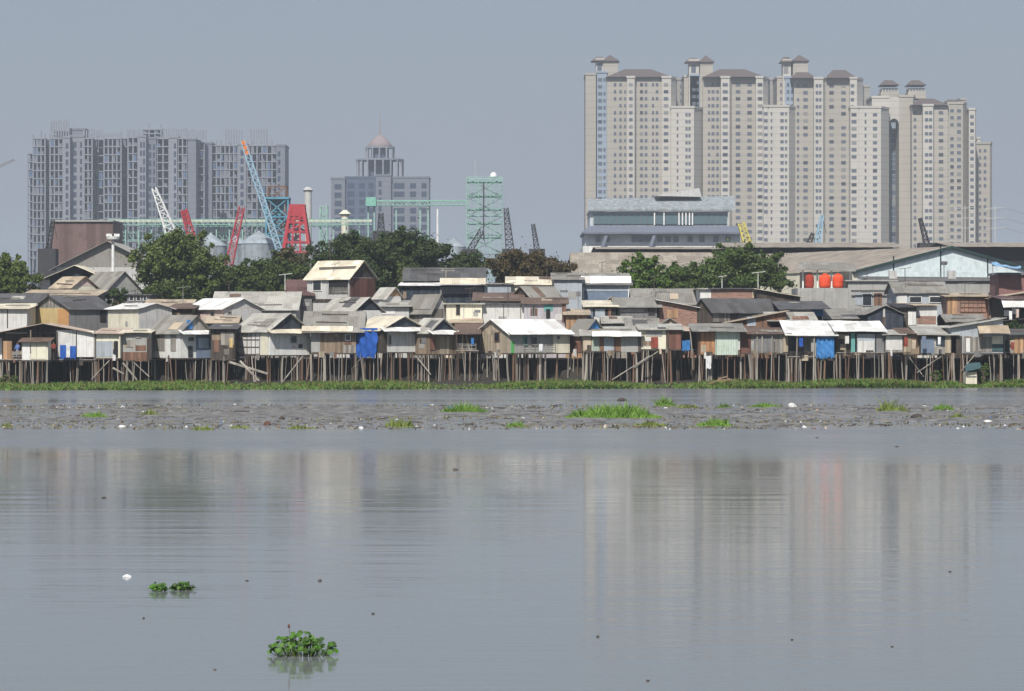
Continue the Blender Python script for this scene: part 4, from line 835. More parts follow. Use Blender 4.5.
boom('short red crane head above the left big tree', (192, 238), (184, 210), 1.4, 1.2, 'rsteel', 610, tip='rsteel', n=5, cab='wsteel')
boom('thin dark crane boom left of the rust clad block', (48, 250), (53, 220), .8, .5, 'dsteel', 540, n=7)
boom('yellow crane boom leaning left before the second cream tower', (748, 246), (741, 223), 1.4, 1.1, 'ysteel', 560, n=5, cab='ysteel')
boom('pale blue lattice boom in front of the third cream tower', (817, 246), (822, 215), 1.0, .5, 'lbsteel', 560, n=6)
boom('dark crane jib left of the pale blue boom', (808, 246), (813, 233), .9, .5, 'dsteel', 560, n=3)
boom('dark crane jib before the rightmost cream tower', (927, 244), (920, 218), .9, .5, 'dsteel', 560, n=5)
boom('dark grey crane mast right of the green scaffold tower', (510, 250), (506, 208), 1.6, .8, 'dsteel', 600, n=8)
boom('slim dark crane mast above the brownish tree', (537, 250), (533, 224), 1.0, .6, 'dsteel', 600, n=5)
boom('dark grab crane before the foot of the green scaffold tower', (470, 250), (482, 230), 1.1, .9, 'dsteel', 600, n=4)
boom('dark short crane head before the domed office building', (381, 232), (381, 213), 1.3, .8, 'dsteel', 600, n=4)
# faint tower crane at far left edge
Yc_ = 1450; a = W(-6, 170, Yc_); E = empty('tower_crane', (a.x, Yc_, 0), 'faint grey tower crane jib at the far left edge', 'crane')
MB().bar((a.x, Yc_, 0), (a.x, Yc_, a.z), 1.0).build('mast', M('w_dgrey'), E, world=True); m = MB(); m.bar(W(-30, 181, Yc_), W(15, 160, Yc_), .35); m.bar(W(-6, 167, Yc_), W(14, 159, Yc_), .25); m.bar(W(-6, 160, Yc_), a, .5)
for q in range(8): m.bar(W(-6+q*2.5, 170-q*1.2, Yc_), W(-5+q*2.5, 166.5-q*.9, Yc_), .2)
m.build('jib', M('w_dgrey'), E, world=True)
# poles
E = empty('floodlight_mast', (W(113, 325, 430).x, 430, 0), 'white mast with a round platform of lamps above grey roof', 'mast')
a = W(113, 238, 430); MB().bar((a.x, 430, 0), (a.x, 430, a.z), .28, .2, 8).build('pole', M('wpaint'), E, world=True); MB().lathe((a.x, 430, a.z-.2), [(.9, 0), (1.0, .35), (.8, .4)], 14).build('platform', M('wpaint'), E, world=True)
for q in range(6): t = q*1.05; MB().box((a.x+math.cos(t)*.8-.15, 430+math.sin(t)*.8-.15, a.z+.25), (a.x+math.cos(t)*.8+.15, 430+math.sin(t)*.8+.15, a.z+.6)).build('lamp', M('wpaint'), E, world=True)
m = MB(); a = W(437.5, 209, 640); m.bar((a.x, 640, 0), a, .3, .2, 6); lone('white_pole', m, M('wpaint'), (a.x, 640, 0), 'plain tall white pole beside the low white silo', 'pole')
def aerial(px, py0, py1, Y, label, arm=3, mat='poled'):
    a = W(px, py1, Y); b = W(px, py0, Y); m = MB(); m.bar(a, b, .05, .04)
    m.bar(b+Vector((-arm*.1, 0, -.1)), b+Vector((arm*.12, 0, .05)), .035)
    for q in range(3): m.bar(b+Vector((-arm*.1+q*arm*.09, -.25, -.1+q*.05)), b+Vector((-arm*.1+q*arm*.09, .25, -.1+q*.05)), .025)
    lone('roof_aerial', m, M(mat), a, label, 'aerial', 'roof aerials')
aerial(229, 281, 293, 292, 'thin roof aerial on the broad beige roof'); aerial(285, 274, 290, 296, 'pale roof aerial beside the purple brown hipped roof', 6, 'w_pale'); aerial(758, 272, 292, 296, 'pole aerial in front of the right leafy tree', 6, 'w_pale')
aerial(602, 262, 272, 306, 'thin aerial on the pale blue grey house roof'); aerial(867, 271, 282, 300, 'forked aerial on the concrete grey house', 6); aerial(965, 283, 293, 289, 'bent aerial above the orange brick house', 8, 'w_dgrey'); aerial(183, 287, 306, 290, 'aerial beside the cream block house', 6, 'w_dgrey')
aerial(330, 240, 260, 297, 'tall thin aerial on the cream roof of the two storey house', 4); aerial(470, 288, 303, 285, 'short aerial above the tall dark window slit', 5); aerial(722, 276, 288, 297, 'thin aerial on the red brick terrace', 4, 'w_pale'); aerial(905, 268, 281, 292, 'thin aerial on the house with the pair of wide dark windows', 5); aerial(135, 290, 303, 282, 'aerial on the flat pale roof of the cream block', 4); aerial(508, 283, 303, 283, 'tall pole aerial behind the grey panel wall', 6)
aerial(654, 276, 291, 301, 'aerial at the left end of the broad dark roof', 5); aerial(547, 265, 276, 306, 'aerial in front of the brownish tree', 5)
for x0, nm in ((965, 'left'), (995, 'right')):
    m = MB(); a = W(x0, 240, 900); b = W(x0, 205, 900); m.bar((a.x, 900, 0), b, .3, .12)
    for q in range(3): z = b.z-1-q*3; m.bar((a.x-3, 900, z), (a.x+3, 900, z+.2), .12)
    lone('power_pylon', m, M('w_grey'), (a.x, 900, 0), 'slender grey power pole before the %s' % ('right wing of the rightmost tower' if nm == 'left' else 'open sky right of the towers'), 'pylon', 'power poles')
a = W(965, 205, 900); b = W(995, 205, 900); c = W(1070, 208, 900)
for q in range(3):
    z = -1-q*3+.2; m = MB(); pts = [a+(b-a)*t/6+Vector((2.5, 0, z-1.2*math.sin(math.pi*t/6))) for t in range(7)]+[b+(c-b)*t/8+Vector((2.5, 0, z-2.0*math.sin(math.pi*t/8))) for t in range(1, 9)]
    for i in range(len(pts)-1): m.bar(pts[i], pts[i+1], .06)
    lone('power_line', m, M('w_dgrey'), pts[0], ('topmost', 'middle', 'lowest')[q]+' sagging power line right of the towers', 'cable', 'power lines')
# ------------------------------------------------------------------ trees
def leafcloud(centers, radii, n, size, flat=.8):
    """n leaf faces of clumps: returns verts, faces (numpy)"""
    c = np.asarray(centers); r = np.asarray(radii); k = RNG.integers(0, len(c), n)
    d = RNG.normal(size=(n, 3)); d /= np.linalg.norm(d, axis=1)[:, None]
    rad = r[k]*(.3+.75*RNG.random(n)**.5+.3*RNG.exponential(1, n)**2*.25)
    p = c[k]+d*rad[:, None]*np.array([1, 1, flat])
    nrm = d+RNG.normal(size=(n, 3))*.7+np.array([0, 0, .4]); nrm /= np.linalg.norm(nrm, axis=1)[:, None]
    t = np.cross(nrm, RNG.normal(size=(n, 3))); t /= np.linalg.norm(t, axis=1)[:, None]; b = np.cross(nrm, t)
    s = (size*(.6+.8*RNG.random(n)))[:, None]
    V = np.stack([p-t*s, p-b*s*.55, p+t*s, p+b*s*.55], 1).reshape(-1, 3)
    F = np.arange(4*n).reshape(-1, 4); return V, F
def np_mesh(name, V, F, mat, parent=None, loc=None):
    me = bpy.data.meshes.new(name); n = len(V); me.vertices.add(n); me.vertices.foreach_set('co', V.astype(np.float32).ravel())
    w = F.shape[1]; me.loops.add(F.size); me.loops.foreach_set('vertex_index', F.astype(np.int32).ravel()); me.polygons.add(len(F))
    me.polygons.foreach_set('loop_start', np.arange(0, F.size, w, dtype=np.int32)); me.update(calc_edges=True)
    me.materials.append(mat); o = bpy.data.objects.new(name, me); COL.objects.link(o); o.parent = parent
    if loc is not None: o.location = loc
    return o
def tree(label, Y, x0, x1, yt, yb, col, n=9000, leaf=.24, clumps=46, name='leafy_tree', dens=1.0, depth=.7, lobes=3, cr=(.13, .26), group='trees behind the houses'):
    a = W(x0, yb, Y); b = W(x1, yt, Y); cx = (a.x+b.x)/2; hw = (b.x-a.x)/2; zb = a.z; zt = b.z; hh = zt-zb
    gz = ground_z(Y); E = empty(name, (cx, Y, gz), label, 'tree', group)
    C = []; Rr = []
    L = [(-.5+1.0*(i+.5)/lobes+RNG.uniform(-.08, .08), RNG.uniform(-.4, .4), RNG.uniform(.5, .62)-.16*abs(-1+2*(i+.5)/lobes)) for i in range(lobes)]; clumps = int(clumps*2.4)
    while len(C) < clumps:
        u = RNG.normal(size=3); u /= np.linalg.norm(u); f = RNG.random()**.35
        l = L[RNG.integers(0, lobes)]
        x = (l[0]+u[0]*f*.54)*hw*.98; y = (l[1]+u[1]*f*.5)*hw*depth; z = zb+hh*(l[2]-.1+u[2]*f*.42)
        if z < zb-.3: continue
        r = hw*RNG.uniform(*cr)*.62; r = min(r, max(.4, zt-z), hh*.22)
        C.append((x, y, z-gz)); Rr.append(r)
    for _ in range(int(clumps*.35)):                     # loose sprigs breaking the outline
        k_ = RNG.integers(0, len(C)); c_ = C[k_]; v_ = np.array([c_[0], c_[1], c_[2]-(zb-gz)-hh*.4]); v_ = v_/np.linalg.norm(v_); e_ = Rr[k_]*RNG.uniform(1.0, 1.7)
        C.append((c_[0]+v_[0]*e_, c_[1]+v_[1]*e_, c_[2]+v_[2]*e_)); Rr.append(Rr[k_]*RNG.uniform(.25, .5))
    V, F = leafcloud(C, Rr, int(n*dens*2), leaf*.68); np_mesh('crown', V, F, make_mat('leaf', col), E)
    m = MB(); tz = max(zb-gz, 1.0); m.bar((0, 0, -.4), (R(-.2, .2), 0, tz+hh*.2), hw*.07+.12, hw*.045+.08, 8)
    for i in RNG.choice(len(C), min(14, len(C)), replace=False):
        m.bar((0, 0, tz*RNG.uniform(.6, 1.0)), C[i], hw*.03+.05, .04, 5)
    m.build('trunk', M('bark'), E); return E
G1 = (.045, .075, .022); G2 = (.065, .10, .03); G3 = (.03, .055, .02); GB = (.06, .05, .026); G4 = (.06, .115, .025)
tree('bushy green tree at the left edge above shanty roofs', 306, -20, 45, 251, 296, G2, 9000, .22, lobes=4)
tree('tall rounded leafy tree standing left of the silos', 330, 126, 230, 222, 304, G2, 24000, .25, 80, lobes=6, depth=.8)
tree('spreading green tree under the red lattice boom', 335, 203, 262, 256, 300, G1, 9000, .22, lobes=4); tree('green tree between the red hopper and the purple brown roof', 338, 244, 316, 248, 302, G1, 11000, .22, lobes=4)
tree('round green tree filling the gap before the large pale silo', 342, 224, 288, 251, 300, G1, 11000, .22, lobes=4)
tree('brownish green small tree below the red hopper tower', 345, 264, 314, 243, 282, (.06, .06, .026), 8000, .22, lobes=3)
tree('big dark round tree right of the cream roofed two storey house', 340, 308, 404, 216, 290, G3, 20000, .25, 70, lobes=5, depth=.8); tree('big dark tree above the dark roofed hall', 345, 362, 452, 221, 284, G3, 20000, .25, 64, lobes=5, depth=.8)
tree('small pale green tree in front of the dark roofed hall', 330, 395, 416, 258, 285, (.09, .13, .05), 2500, .18, 16, lobes=2); tree('low dark green tree before the foot of the scaffold tower', 345, 436, 494, 246, 284, G3, 9000, .22, lobes=4)
tree('brownish red leaved round tree below the dark crane mast', 335, 482, 573, 246, 284, GB, 17000, .23, 64, lobes=6); tree('light green loose tree left of the larger right tree', 325, 616, 670, 248, 296, G4, 10000, .24, 50, lobes=5, cr=(.12, .28))
tree('lower green tree between the loose tree and the larger right tree', 326, 652, 716, 258, 296, (.05, .09, .025), 11000, .22, lobes=4); tree('larger uneven green tree below the yellow crane', 324, 694, 790, 238, 292, (.05, .09, .025), 17000, .24, 64, lobes=7)
tree('small dark leafy bush behind the plain grey roof', 305, 104, 132, 285, 304, G3, 2500, .2, 16, lobes=3, name='bush'); tree('dark bush over the two small terrace windows', 312, 138, 200, 278, 304, G1, 5000, .22, 26, lobes=5, name='bush')
tree('tangled dark green bush before the tall brick house', 277, 1002, 1026, 318, 334, G3, 1500, .16, 12, lobes=3, name='bush'); tree('thin green shrub growing among the stilts near the right edge', 268.6, 975, 992, 352, 384, G4, 1500, .12, 14, lobes=4, name='shrub', cr=(.1, .22))
tree('low green shrub in the stilts below the cluttered shack', 268, 928, 944, 366, 384, G4, 800, .12, 9, lobes=3, name='shrub'); tree('leafy shrub at the foot of the stilts at the left edge', 267, -4, 22, 373, 388, G2, 1800, .12, 14, lobes=3, name='shrub')
# ------------------------------------------------------------------ people, washing, boxes
def person(label, px, py_foot, Y, hgt, shirt, trousers, turn=0.0, arm=.5):
    f = W(px, py_foot, Y); s = hgt/1.68; me = bpy.data.meshes.new('person')
    J = [((0, 0, .92), .125), ((0, 0, 1.12), .12), ((0, 0, 1.34), .14), ((0, 0, 1.44), .06), ((0, -.01, 1.50), .075), ((0, -.02, 1.60), .095), ((0, -.01, 1.67), .06),
         ((-.17, 0, 1.38), .062), ((-.23, -.04, 1.12), .045), ((-.17, -.24, .98), .034), ((.17, 0, 1.38), .062), ((.25, -.06, 1.14), .045), ((.16, -.28, 1.12*arm+.55), .034),
         ((-.1, 0, .86), .09), ((-.11, -.02, .48), .062), ((-.11, .02, .08), .042), ((-.12, -.14, .035), .035), ((.1, 0, .86), .09), ((.12, -.04, .48), .062), ((.13, .03, .08), .042), ((.14, -.13, .035), .035)]
    ed = [(0,1),(1,2),(2,3),(3,4),(4,5),(5,6),(2,7),(7,8),(8,9),(2,10),(10,11),(11,12),(0,13),(13,14),(14,15),(15,16),(0,17),(17,18),(18,19),(19,20)]
    me.from_pydata([(x*s, y*s, z*s) for (x, y, z), r in J], ed, []); o = bpy.data.objects.new('person', me); COL.objects.link(o); o.location = f; o.rotation_euler.z = turn
    sk = o.modifiers.new('s', 'SKIN'); o.modifiers.new('u', 'SUBSURF').render_levels = 1
    for i, (p, r) in enumerate(J): me.skin_vertices[0].data[i].radius = (r*s, r*s)
    me.skin_vertices[0].data[0].use_root = True
    g = NT('clothes'); z = g.node('ShaderNodeSeparateXYZ'); g.link(g.coord(), z.inputs[0]); Z = z.outputs[2]; c = g.mix(g.math('GREATER_THAN', Z, 1.42*s), shirt, (.25, .13, .08))
    c = g.mix(g.math('GREATER_THAN', Z, 1.6*s), c, (.02, .018, .016)); c = g.mix(g.math('LESS_THAN', Z, .95*s), c, trousers); c = g.mix(g.math('LESS_THAN', Z, .1*s), c, (.22, .12, .08)); g.link(c, g.b.inputs['Base Color']); me.materials.append(g.m)
    return tag(o, label, 'person')
person('person in dark red shirt standing on the shaded porch', 53.5, 359.3, 270.6, 1.6, (.28, .06, .05), (.05, .05, .07), .4)
person('person in blue shirt standing on porch left of the cream hut', 17.5, 359.3, 270.4, 1.55, (.12, .2, .5), (.3, .3, .33), -.5)
def cloth(label, px0, py0, px1, py1, Y, mat):
    nx, nz = 8, 6; V = []; F = []; ph = R(0, 6)
    for L in (0, .02):
        for j in range(nz+1):
            for i in range(nx+1):
                p = W(px0+(px1-px0)*i/nx, py0+(py1-py0)*j/nz, Y); V.append((p.x, Y+.06*math.sin(i*1.7+ph)*(j/nz+.2)+L, p.z+(R(-.12, .05) if j == nz else 0)))
    n = (nx+1)*(nz+1)
    for j in range(nz):
        for i in range(nx):
            t = (j*(nx+1)+i, (j+1)*(nx+1)+i, (j+1)*(nx+1)+i+1, j*(nx+1)+i+1); F.append(t); F.append(tuple(n+q for q in t[::-1]))
    o = lone('hanging_cloth', MB().add(V, F), M(mat), V[0], label, 'laundry', 'washing hung out on the houses', True); return o
cloth('royal blue garment hanging before the pale porch panels', 60, 345, 66, 358, 269.0, 'blue'); cloth('blue garment nearest the pale panel on the porch washing line', 70, 346, 76, 358, 269.1, 'blue')
cloth('white garment between the two blue ones on the porch', 66, 343, 70, 357, 269.05, 'whitec'); cloth('small blue cloth hanging among the crossed poles', 682, 340, 690, 350, 270.5, 'blue2')
cloth('pale cloth hung at the rail of the blue and rust shack', 1009, 311, 1012, 319, 278.2, 'whitec'); cloth('white cloth drooping beneath the pale square panel house', 868, 305, 0+874, 312, 278.5, 'whitec') if False else None
for lab, r_, mt in (('grey blue shirt hanging before the slate blue wall', (922, 336, 926, 343), 'gblue'), ('white garment hanging before the dark panel of the cluttered shack', (938, 337, 941, 344), 'whitec'),
    ('maroon cloth hanging at the mottled white hut corner', (904, 337, 908, 346), 'redc'), ('dark blue cloth hanging in the dark open porch', (799, 338, 803, 346), 'blue'), ('tan sack hung on the brown shack with rags', (912, 340, 916, 348), 'ply'),
    ('pale towel hanging left of the teal strip', (845, 336, 849, 343), 'w_pale'), ('red cloth hanging on the orange brown house at right edge', (1011, 342, 1014, 349), 'redc'), ('white towel hung on the veranda rail of the white roofed house', (539, 344, 543, 351), 'whitec'),
    ('blue rag hanging in the dark lean-to packed with sticks', (471, 338, 474, 344), 'blue2'), ('yellowish cloth hung on the dark windowless shack', (229, 338, 233, 347), 'w_yellow')): cloth(lab, *r_, 268.9, mt)
cloth('pink cloth hung under the white awning at the right edge', 1016, 309, 1019, 317, 278.2, 'w_pink'); cloth('white cloth hanging off boards right of the crossed poles', 706, 356, 711, 368, 269.2, 'whitec')
def debris_plank(label, a, b, Y, w=.09): m = MB().bar(W(*a, Y), W(*b, Y-.5), w, w*.8, 5); lone('loose_timber', m, M('pole'), W(*a, Y), label, 'timber', 'loose timbers under the houses')
debris_plank('thick pale timber lying aslant below the lattice fronted house', (229, 362), (268, 374), 268.6, .13); debris_plank('timber crossing the pale one below the lattice fronted house', (240, 361), (259, 381), 268.4, .11)
debris_plank('short slanting timber below the weathered square house', (113, 368), (124, 374), 268.7); debris_plank('long slanting timber right of the short one below the square house', (123, 363), (137, 380), 268.5)
debris_plank('thin pole leaning under the white front with the cream awning', (303, 356), (281, 384), 268.5, .07); debris_plank('thin pole leaning under the patchwork front', (650, 356), (612, 380), 268.5, .07)
E = empty('floating_hut', (W(971, 385, 267).x, 267, .1), 'tiny hut with dark curved roof and cream box base between stilts', 'hut')
wb(E, 'box', 966, 372, 977, 384, 266.8, 1.2, M('w_cream')); wb(E, 'stripe', 966.5, 376, 976.5, 377, 266.75, .06, M('w_dgrey')); MB().slab(W(965, 371, 266.4), W(981, 368, 266.4), W(980, 362, 268.5), W(966, 364, 268.5), 4, 3, .06, .06).build('roof', M('teald'), E, world=True)
o = empty('heap_of_rubble', (W(723, 384, 266.6).x, 266.6, .1), 'low mound of reddish earth and broken boards under the rusty house', 'rubble')
m = MB()
for _ in range(60): 
    p = W(R(705, 738), 384, R(266, 269)); s = R(.1, .3); z = max(0, .7-abs(p.x-o.location.x)*.5)*R(.2, 1); m.bar((p.x-s*2, p.y, .1+z), (p.x+s*2, p.y+R(-.3, .3), .15+z+R(-.1, .2)), s*.35)
m.build('boards', M('plank'), o, world=True); m = MB().lathe((o.location.x, 267.2, 0), [(1.5, 0), (1.2, .35), (.5, .62), (.1, .66)], 10); m.build('earth', M('orange2'), o, world=True)
# ------------------------------------------------------------------ ground, water, mud, plants
ys = [-400, 100, 230, 240, 246, 250, 253, 256, 259, 262, 265, 268, 271, 273, 274.5, 275.6, 280, 284, 288, 292, 296, 300, 330, 500, 1000, 2000, 4400]; xs = [-2500, -1200, -600, -300]+list(range(-100, 101, 4))+[300, 600, 1200, 2500]
V = [(x, y, ground_z(y, x)+(R(-.07, .07) if abs(x) <= 100 and 258 <= y <= 300 else 0)) for y in ys for x in xs]; a = len(xs)
F = [(j*a+i, j*a+i+1, (j+1)*a+i+1, (j+1)*a+i) for j in range(len(ys)-1) for i in range(a-1)]
g = NT('mud_ground'); vec = g.coord(); g.link(g.mix(g.ramp(g.noise(vec, .5, 6), .35, .7), (.016, .014, .012), (.04, .034, .027)), g.b.inputs['Base Color']); g.b.inputs['Roughness'].default_value = .9  # near-black mud tones carry the shade under the decks
tag(MB().add(V, F).build('ground', g.m), kind='structure')
g = NT('river_water'); b = g.b; co = g.coord()
b.inputs['Base Color'].default_value = WATER_COL; b.inputs['IOR'].default_value = 1.333
sep = g.node('ShaderNodeSeparateXYZ'); g.link(co, sep.inputs[0])
edge = g.math('MULTIPLY_ADD', sep.outputs[0], .32, sep.outputs[1])      # the slick's edge runs slightly aslant
edge = g.math('ADD', edge, g.math('MULTIPLY', g.noise(co, .05, 4, .6, (1, .4, 1)), 10.0))
n_big = g.noise(co, 1.0, 3, .5, (.012, .09, 1))
edge = g.math('ADD', edge, g.math('MULTIPLY', g.noise(co, .6, 3, .6, (.5, 1, 1)), 3.0)); wind = g.ramp(edge, 128, 140)                                         # rougher water beyond the slick
wind = g.math('MULTIPLY', wind, g.math('MULTIPLY_ADD', g.ramp(n_big, .3, .7), .8, .3))
rg = g.math('MULTIPLY_ADD', wind, .22, .068); rg = g.math('ADD', rg, g.math('MULTIPLY', g.ramp(n_big, .5, .7), .03)); g.link(rg, b.inputs['Roughness'])
w1 = g.noise(co, 1.0, 3, .55, (.5, 3.0, 1)); w2 = g.noise(co, 1.0, 2, .5, (.12, .7, 1))
patch = g.ramp(g.noise(co, 1.0, 3, .5, (.03, .06, 1)), .38, .66)
hgt = g.math('ADD', g.math('MULTIPLY', w1, g.math('MULTIPLY_ADD', patch, .8, .2)), g.math('MULTIPLY', w2, 1.6))
bp = g.node('ShaderNodeBump'); bp.inputs['Distance'].default_value = RIPPLE; bp.inputs['Strength'].default_value = 1; g.link(hgt, bp.inputs['Height'])
g.link(bp.outputs[0], b.inputs['Normal'])
m = MB(); ys = [-300, 0, 40, 100, 160, 220, 275]; xs = [-2400, -300, -60, 0, 60, 300, 2400]; a = len(xs)
m.add([(x, y, 0) for y in ys for x in xs], [(j*a+i, j*a+i+1, (j+1)*a+i+1, (j+1)*a+i) for j in range(len(ys)-1) for i in range(a-1)])
tag(m.build('water', g.m), kind='structure')
# mud bar: a low rippled bank that just breaks the surface
from mathutils import noise as mn
nx, ny = 420, 130; X = np.linspace(-62, 62, nx); Yv = np.linspace(154, 226, ny); V = np.zeros((ny, nx, 3))
for j, y in enumerate(Yv):
    for i, x in enumerate(X):
        lo = 157+3*mn.noise((x*.06, 3, 0))+1.5*mn.noise((x*.3, 8, 0)); hi = 205+8*mn.noise((x*.045, 9, 1))+max(0, x)*.25; e = min(1, max(0, min(y-lo, hi-y)/7.0))
        v = mn.noise((x*.035, y*.2, 0))*1.5+mn.noise((x*.16, y*.45, 5))*.7+mn.noise((x*1.3, y*1.2, 2))*.35
        V[j, i] = (x, y, -.185+.18*e+.17*v*e+RNG.uniform(-.012, .012))
idx = np.arange(nx*ny).reshape(ny, nx); F = np.stack([idx[:-1, :-1], idx[:-1, 1:], idx[1:, 1:], idx[1:, :-1]], -1).reshape(-1, 4)
g = NT('wet_mud'); vec = g.coord(); c = g.mix(g.ramp(g.noise(vec, 1.3, 5), .35, .7), (.065, .06, .053), (.27, .255, .235)); g.link(c, g.b.inputs['Base Color']); g.b.inputs['Roughness'].default_value = .55
tag(np_mesh('mud_bank', V.reshape(-1, 3), F, g.m), kind='structure')
def bar_z(n):      # random positions on the bar
    x = RNG.uniform(-58, 58, n); y = RNG.uniform(158, 207, n); return x, y
def scatter_chips(n, mats, name, smin, smax, label=None, right=0):
    for mt, frac in mats:
        k = int(n*frac); x, y = bar_z(k)
        x = x+right*RNG.random(k)*20
        cl = np.array([mn.noise((a_*.12, b_*.22, 4)) for a_, b_ in zip(x, y)]); keep = cl+RNG.normal(size=k)*.15 > -.03; x = x[keep]; y = y[keep]; k = len(x)
        s = smin*(smax/smin)**RNG.random(k); th = RNG.uniform(0, 6.28, k); c_, s_ = np.cos(th)*s, np.sin(th)*s; z = RNG.uniform(0, .05, k); hz = s*RNG.uniform(.05, .38, k)
        P = [np.stack([x+c_, y+s_, z-.05], 1), np.stack([x-s_*.5, y+c_*.5, z-.05], 1), np.stack([x-c_, y-s_, z-.05], 1), np.stack([x+s_*.5, y-c_*.5, z-.05], 1), np.stack([x+c_*.3, y+s_*.2, z+hz], 1)]
        V = np.stack(P, 1).reshape(-1, 3); o_ = (np.arange(k)*5)[:, None]; F = np.concatenate([o_+np.array([[0, 1, 4]]), o_+np.array([[1, 2, 4]]), o_+np.array([[2, 3, 4]]), o_+np.array([[3, 0, 4]])])
        tag(np_mesh(name, V, F, M(mt)), label, 'debris', kind='stuff')
scatter_chips(17000, [('dirt', .5), ('w_dgrey', .2), ('plankd', .3)], 'floating_debris', .05, .24, 'dark scraps and wet litter strewn over the mud bank')
scatter_chips(1800, [('w_pale', .28), ('tan', .36), ('redw', .14), ('blue2', .06), ('whitec', .06), ('orange', .1)], 'litter', .06, .22, 'pale and coloured bits of litter on the mud bank', right=1)
def sticks(n):
    m = MB()
    for _ in range(n):
        x, y = R(-58, 60), R(160, 206); l = R(.2, 1.0); t = R(-.6, .6); m.bar((x, y, R(0, .05)), (x+l*math.cos(t), y+l*math.sin(t), R(.02, .14)), R(.015, .035), None, 3)
    return m
tag(sticks(350).build('driftwood', M('plankd')), 'dark sticks and driftwood strewn over the mud bank', 'debris', kind='stuff')
def blades(x, y, z, h, w, lean=.35):
    n = len(x); th = RNG.uniform(0, 6.28, n); lx_, ly_ = RNG.normal(size=n)*lean*h, RNG.normal(size=n)*lean*h; dx_, dy_ = np.cos(th)*w, np.sin(th)*w*.6
    V = np.stack([np.stack([x-dx_, y-dy_, z], 1), np.stack([x+dx_, y+dy_, z], 1), np.stack([x+lx_+dx_*.5, y+ly_, z+h*.65], 1), np.stack([x+lx_*1.6, y+ly_*1.6, z+h], 1)], 1).reshape(-1, 3)
    return V, np.arange(4*n).reshape(-1, 4)
gm = make_mat('leaf', (.07, .15, .03)); gm2 = make_mat('leaf', (.12, .17, .045)); gmb = make_mat('leaf', (.10, .21, .035)); gm3 = make_mat('leaf', (.12, .11, .05))
n = 130000; x = RNG.uniform(-75, 75, n); shy = np.array([shore(q) for q in x]); y = shy-.6+RNG.random(n)**1.3*(270-shy); wv = np.array([mn.noise((a_*.11, 0, 0))+.6*mn.noise((a_*.5, b_*.4, 0)) for a_, b_ in zip(x, y)])
edge_ = shy+.2+1.1*np.array([mn.noise((a_*.15, 7, 0)) for a_ in x]); keep = y > edge_; x, y, wv = x[keep], y[keep], wv[keep]; n = len(x)
thin = wv+RNG.normal(size=n)*.3 > -.18; x, y, wv = x[thin], y[thin], wv[thin]; n = len(x)
z = np.array([max(0, ground_z(q, p)) for p, q in zip(x, y)]); hgt = (.15+.30*np.clip(wv+.45, 0, 1.2))*RNG.uniform(.5, 1.3, n)*np.where(x > 10, 1.25, 1.0)
V, F = blades(x, y, z-.05, hgt, .08*np.ones(n), .75); tag(np_mesh('shore_grass', V, F, gm), 'bright green grass and creepers along the foot of the stilts', 'grass', kind='stuff')
k = RNG.random(n) < .22; V, F = blades(x[k]+.1, y[k], z[k]-.05, hgt[k]*1.15, .07*np.ones(k.sum())); tag(np_mesh('dry_grass', V, F, gm3), 'straw coloured tufts mixed in the shore grass', 'grass', kind='stuff')
def tuft(label, x0, x1, yb, yt, mat=None, dens=1.0, name='water_plant_clump', dep=None):
    Yb = FP*H/(yb-HY); a = W(x0, yb, Yb); b = W(x1, yb, Yb); w = b.x-a.x; hz = (yb-yt)*Yb/FP*1.3; d = dep or min(w*.9, 9)
    n = int(min(7000, max(350, w*d*130))*dens); r = np.sqrt(RNG.random(n)); t = RNG.uniform(0, 6.28, n); u = r*np.cos(t); v = r*np.sin(t)
    bump = np.array([.75+.9*mn.noise((p*3, q*3, x0)) for p, q in zip(u, v)])
    hh = hz*np.clip(1.05-r**2, .15, 1)*RNG.uniform(.45, 1.15, n)*np.clip(bump, .3, 1.4)*.8
    V, F = blades(u*w/2, d/2+v*d/2, np.zeros(n), hh, np.minimum(.05, hz*.3)*np.ones(n), .3); o = np_mesh(name, V, F, mat or gmb, None, ((a.x+b.x)/2, Yb, .0))
    tag(o, label, 'water plant', 'green plant clumps on the mud bank')
tuft('small flat green clump at the left of the mud bank', 76, 107, 418, 410); tuft('faint green brown clump right of the left flat clump', 137, 161, 416, 408, gm2, .6); tuft('bushy bright green clump left of centre on the bank', 436, 491, 415, 401)
tuft('yellowish low clump near the front edge below the bushy clump', 383, 415, 427, 415, gm2, .7); tuft('longest green clump, a wide leafy mat right of centre', 566, 664, 419, 404); tuft('narrow upright green tuft behind the longest mat', 655, 677, 406, 395)
tuft('thin green fringe right of the upright tuft', 676, 700, 408, 403, gm2, .6); tuft('low green clump in front of the longest mat at right', 697, 735, 426, 417); tuft('small clump directly in front of the longest mat', 633, 668, 426, 420, gm2)
tuft('low flat green clump between the mat and the tall weeds', 750, 784, 408, 402); tuft('tall straggly weeds with pale stems on the bank', 876, 912, 412, 398, gm2, .5); tuft('green strip beside the straggly weeds', 934, 956, 410, 402); tuft('small green tuft right of the straggly weeds front', 950, 968, 419, 411, gm2, .7)
tuft('tiny green tuft in front of the bushy clump', 505, 526, 427, 421); tuft('thin yellow green fringe at the front of the bank left', 190, 214, 430, 425, gm2, .5); tuft('thin green streak before the dark lump on the bank', 283, 316, 429, 424, gm2, .5); tuft('faint green tuft at the extreme left of the bank', 0, 12, 427, 422, gm2, .5)
tuft('low green tuft right behind the longest mat', 716, 733, 408, 402, gm, .7); tuft('thin green strip left of the bushy clump', 228, 250, 428, 424, gm2, .4)
n = 16000; x, y = bar_z(n); cl = np.array([mn.noise((a_*.07, b_*.35, 11)) for a_, b_ in zip(x, y)]); k = cl > .06; x, y = x[k], y[k]
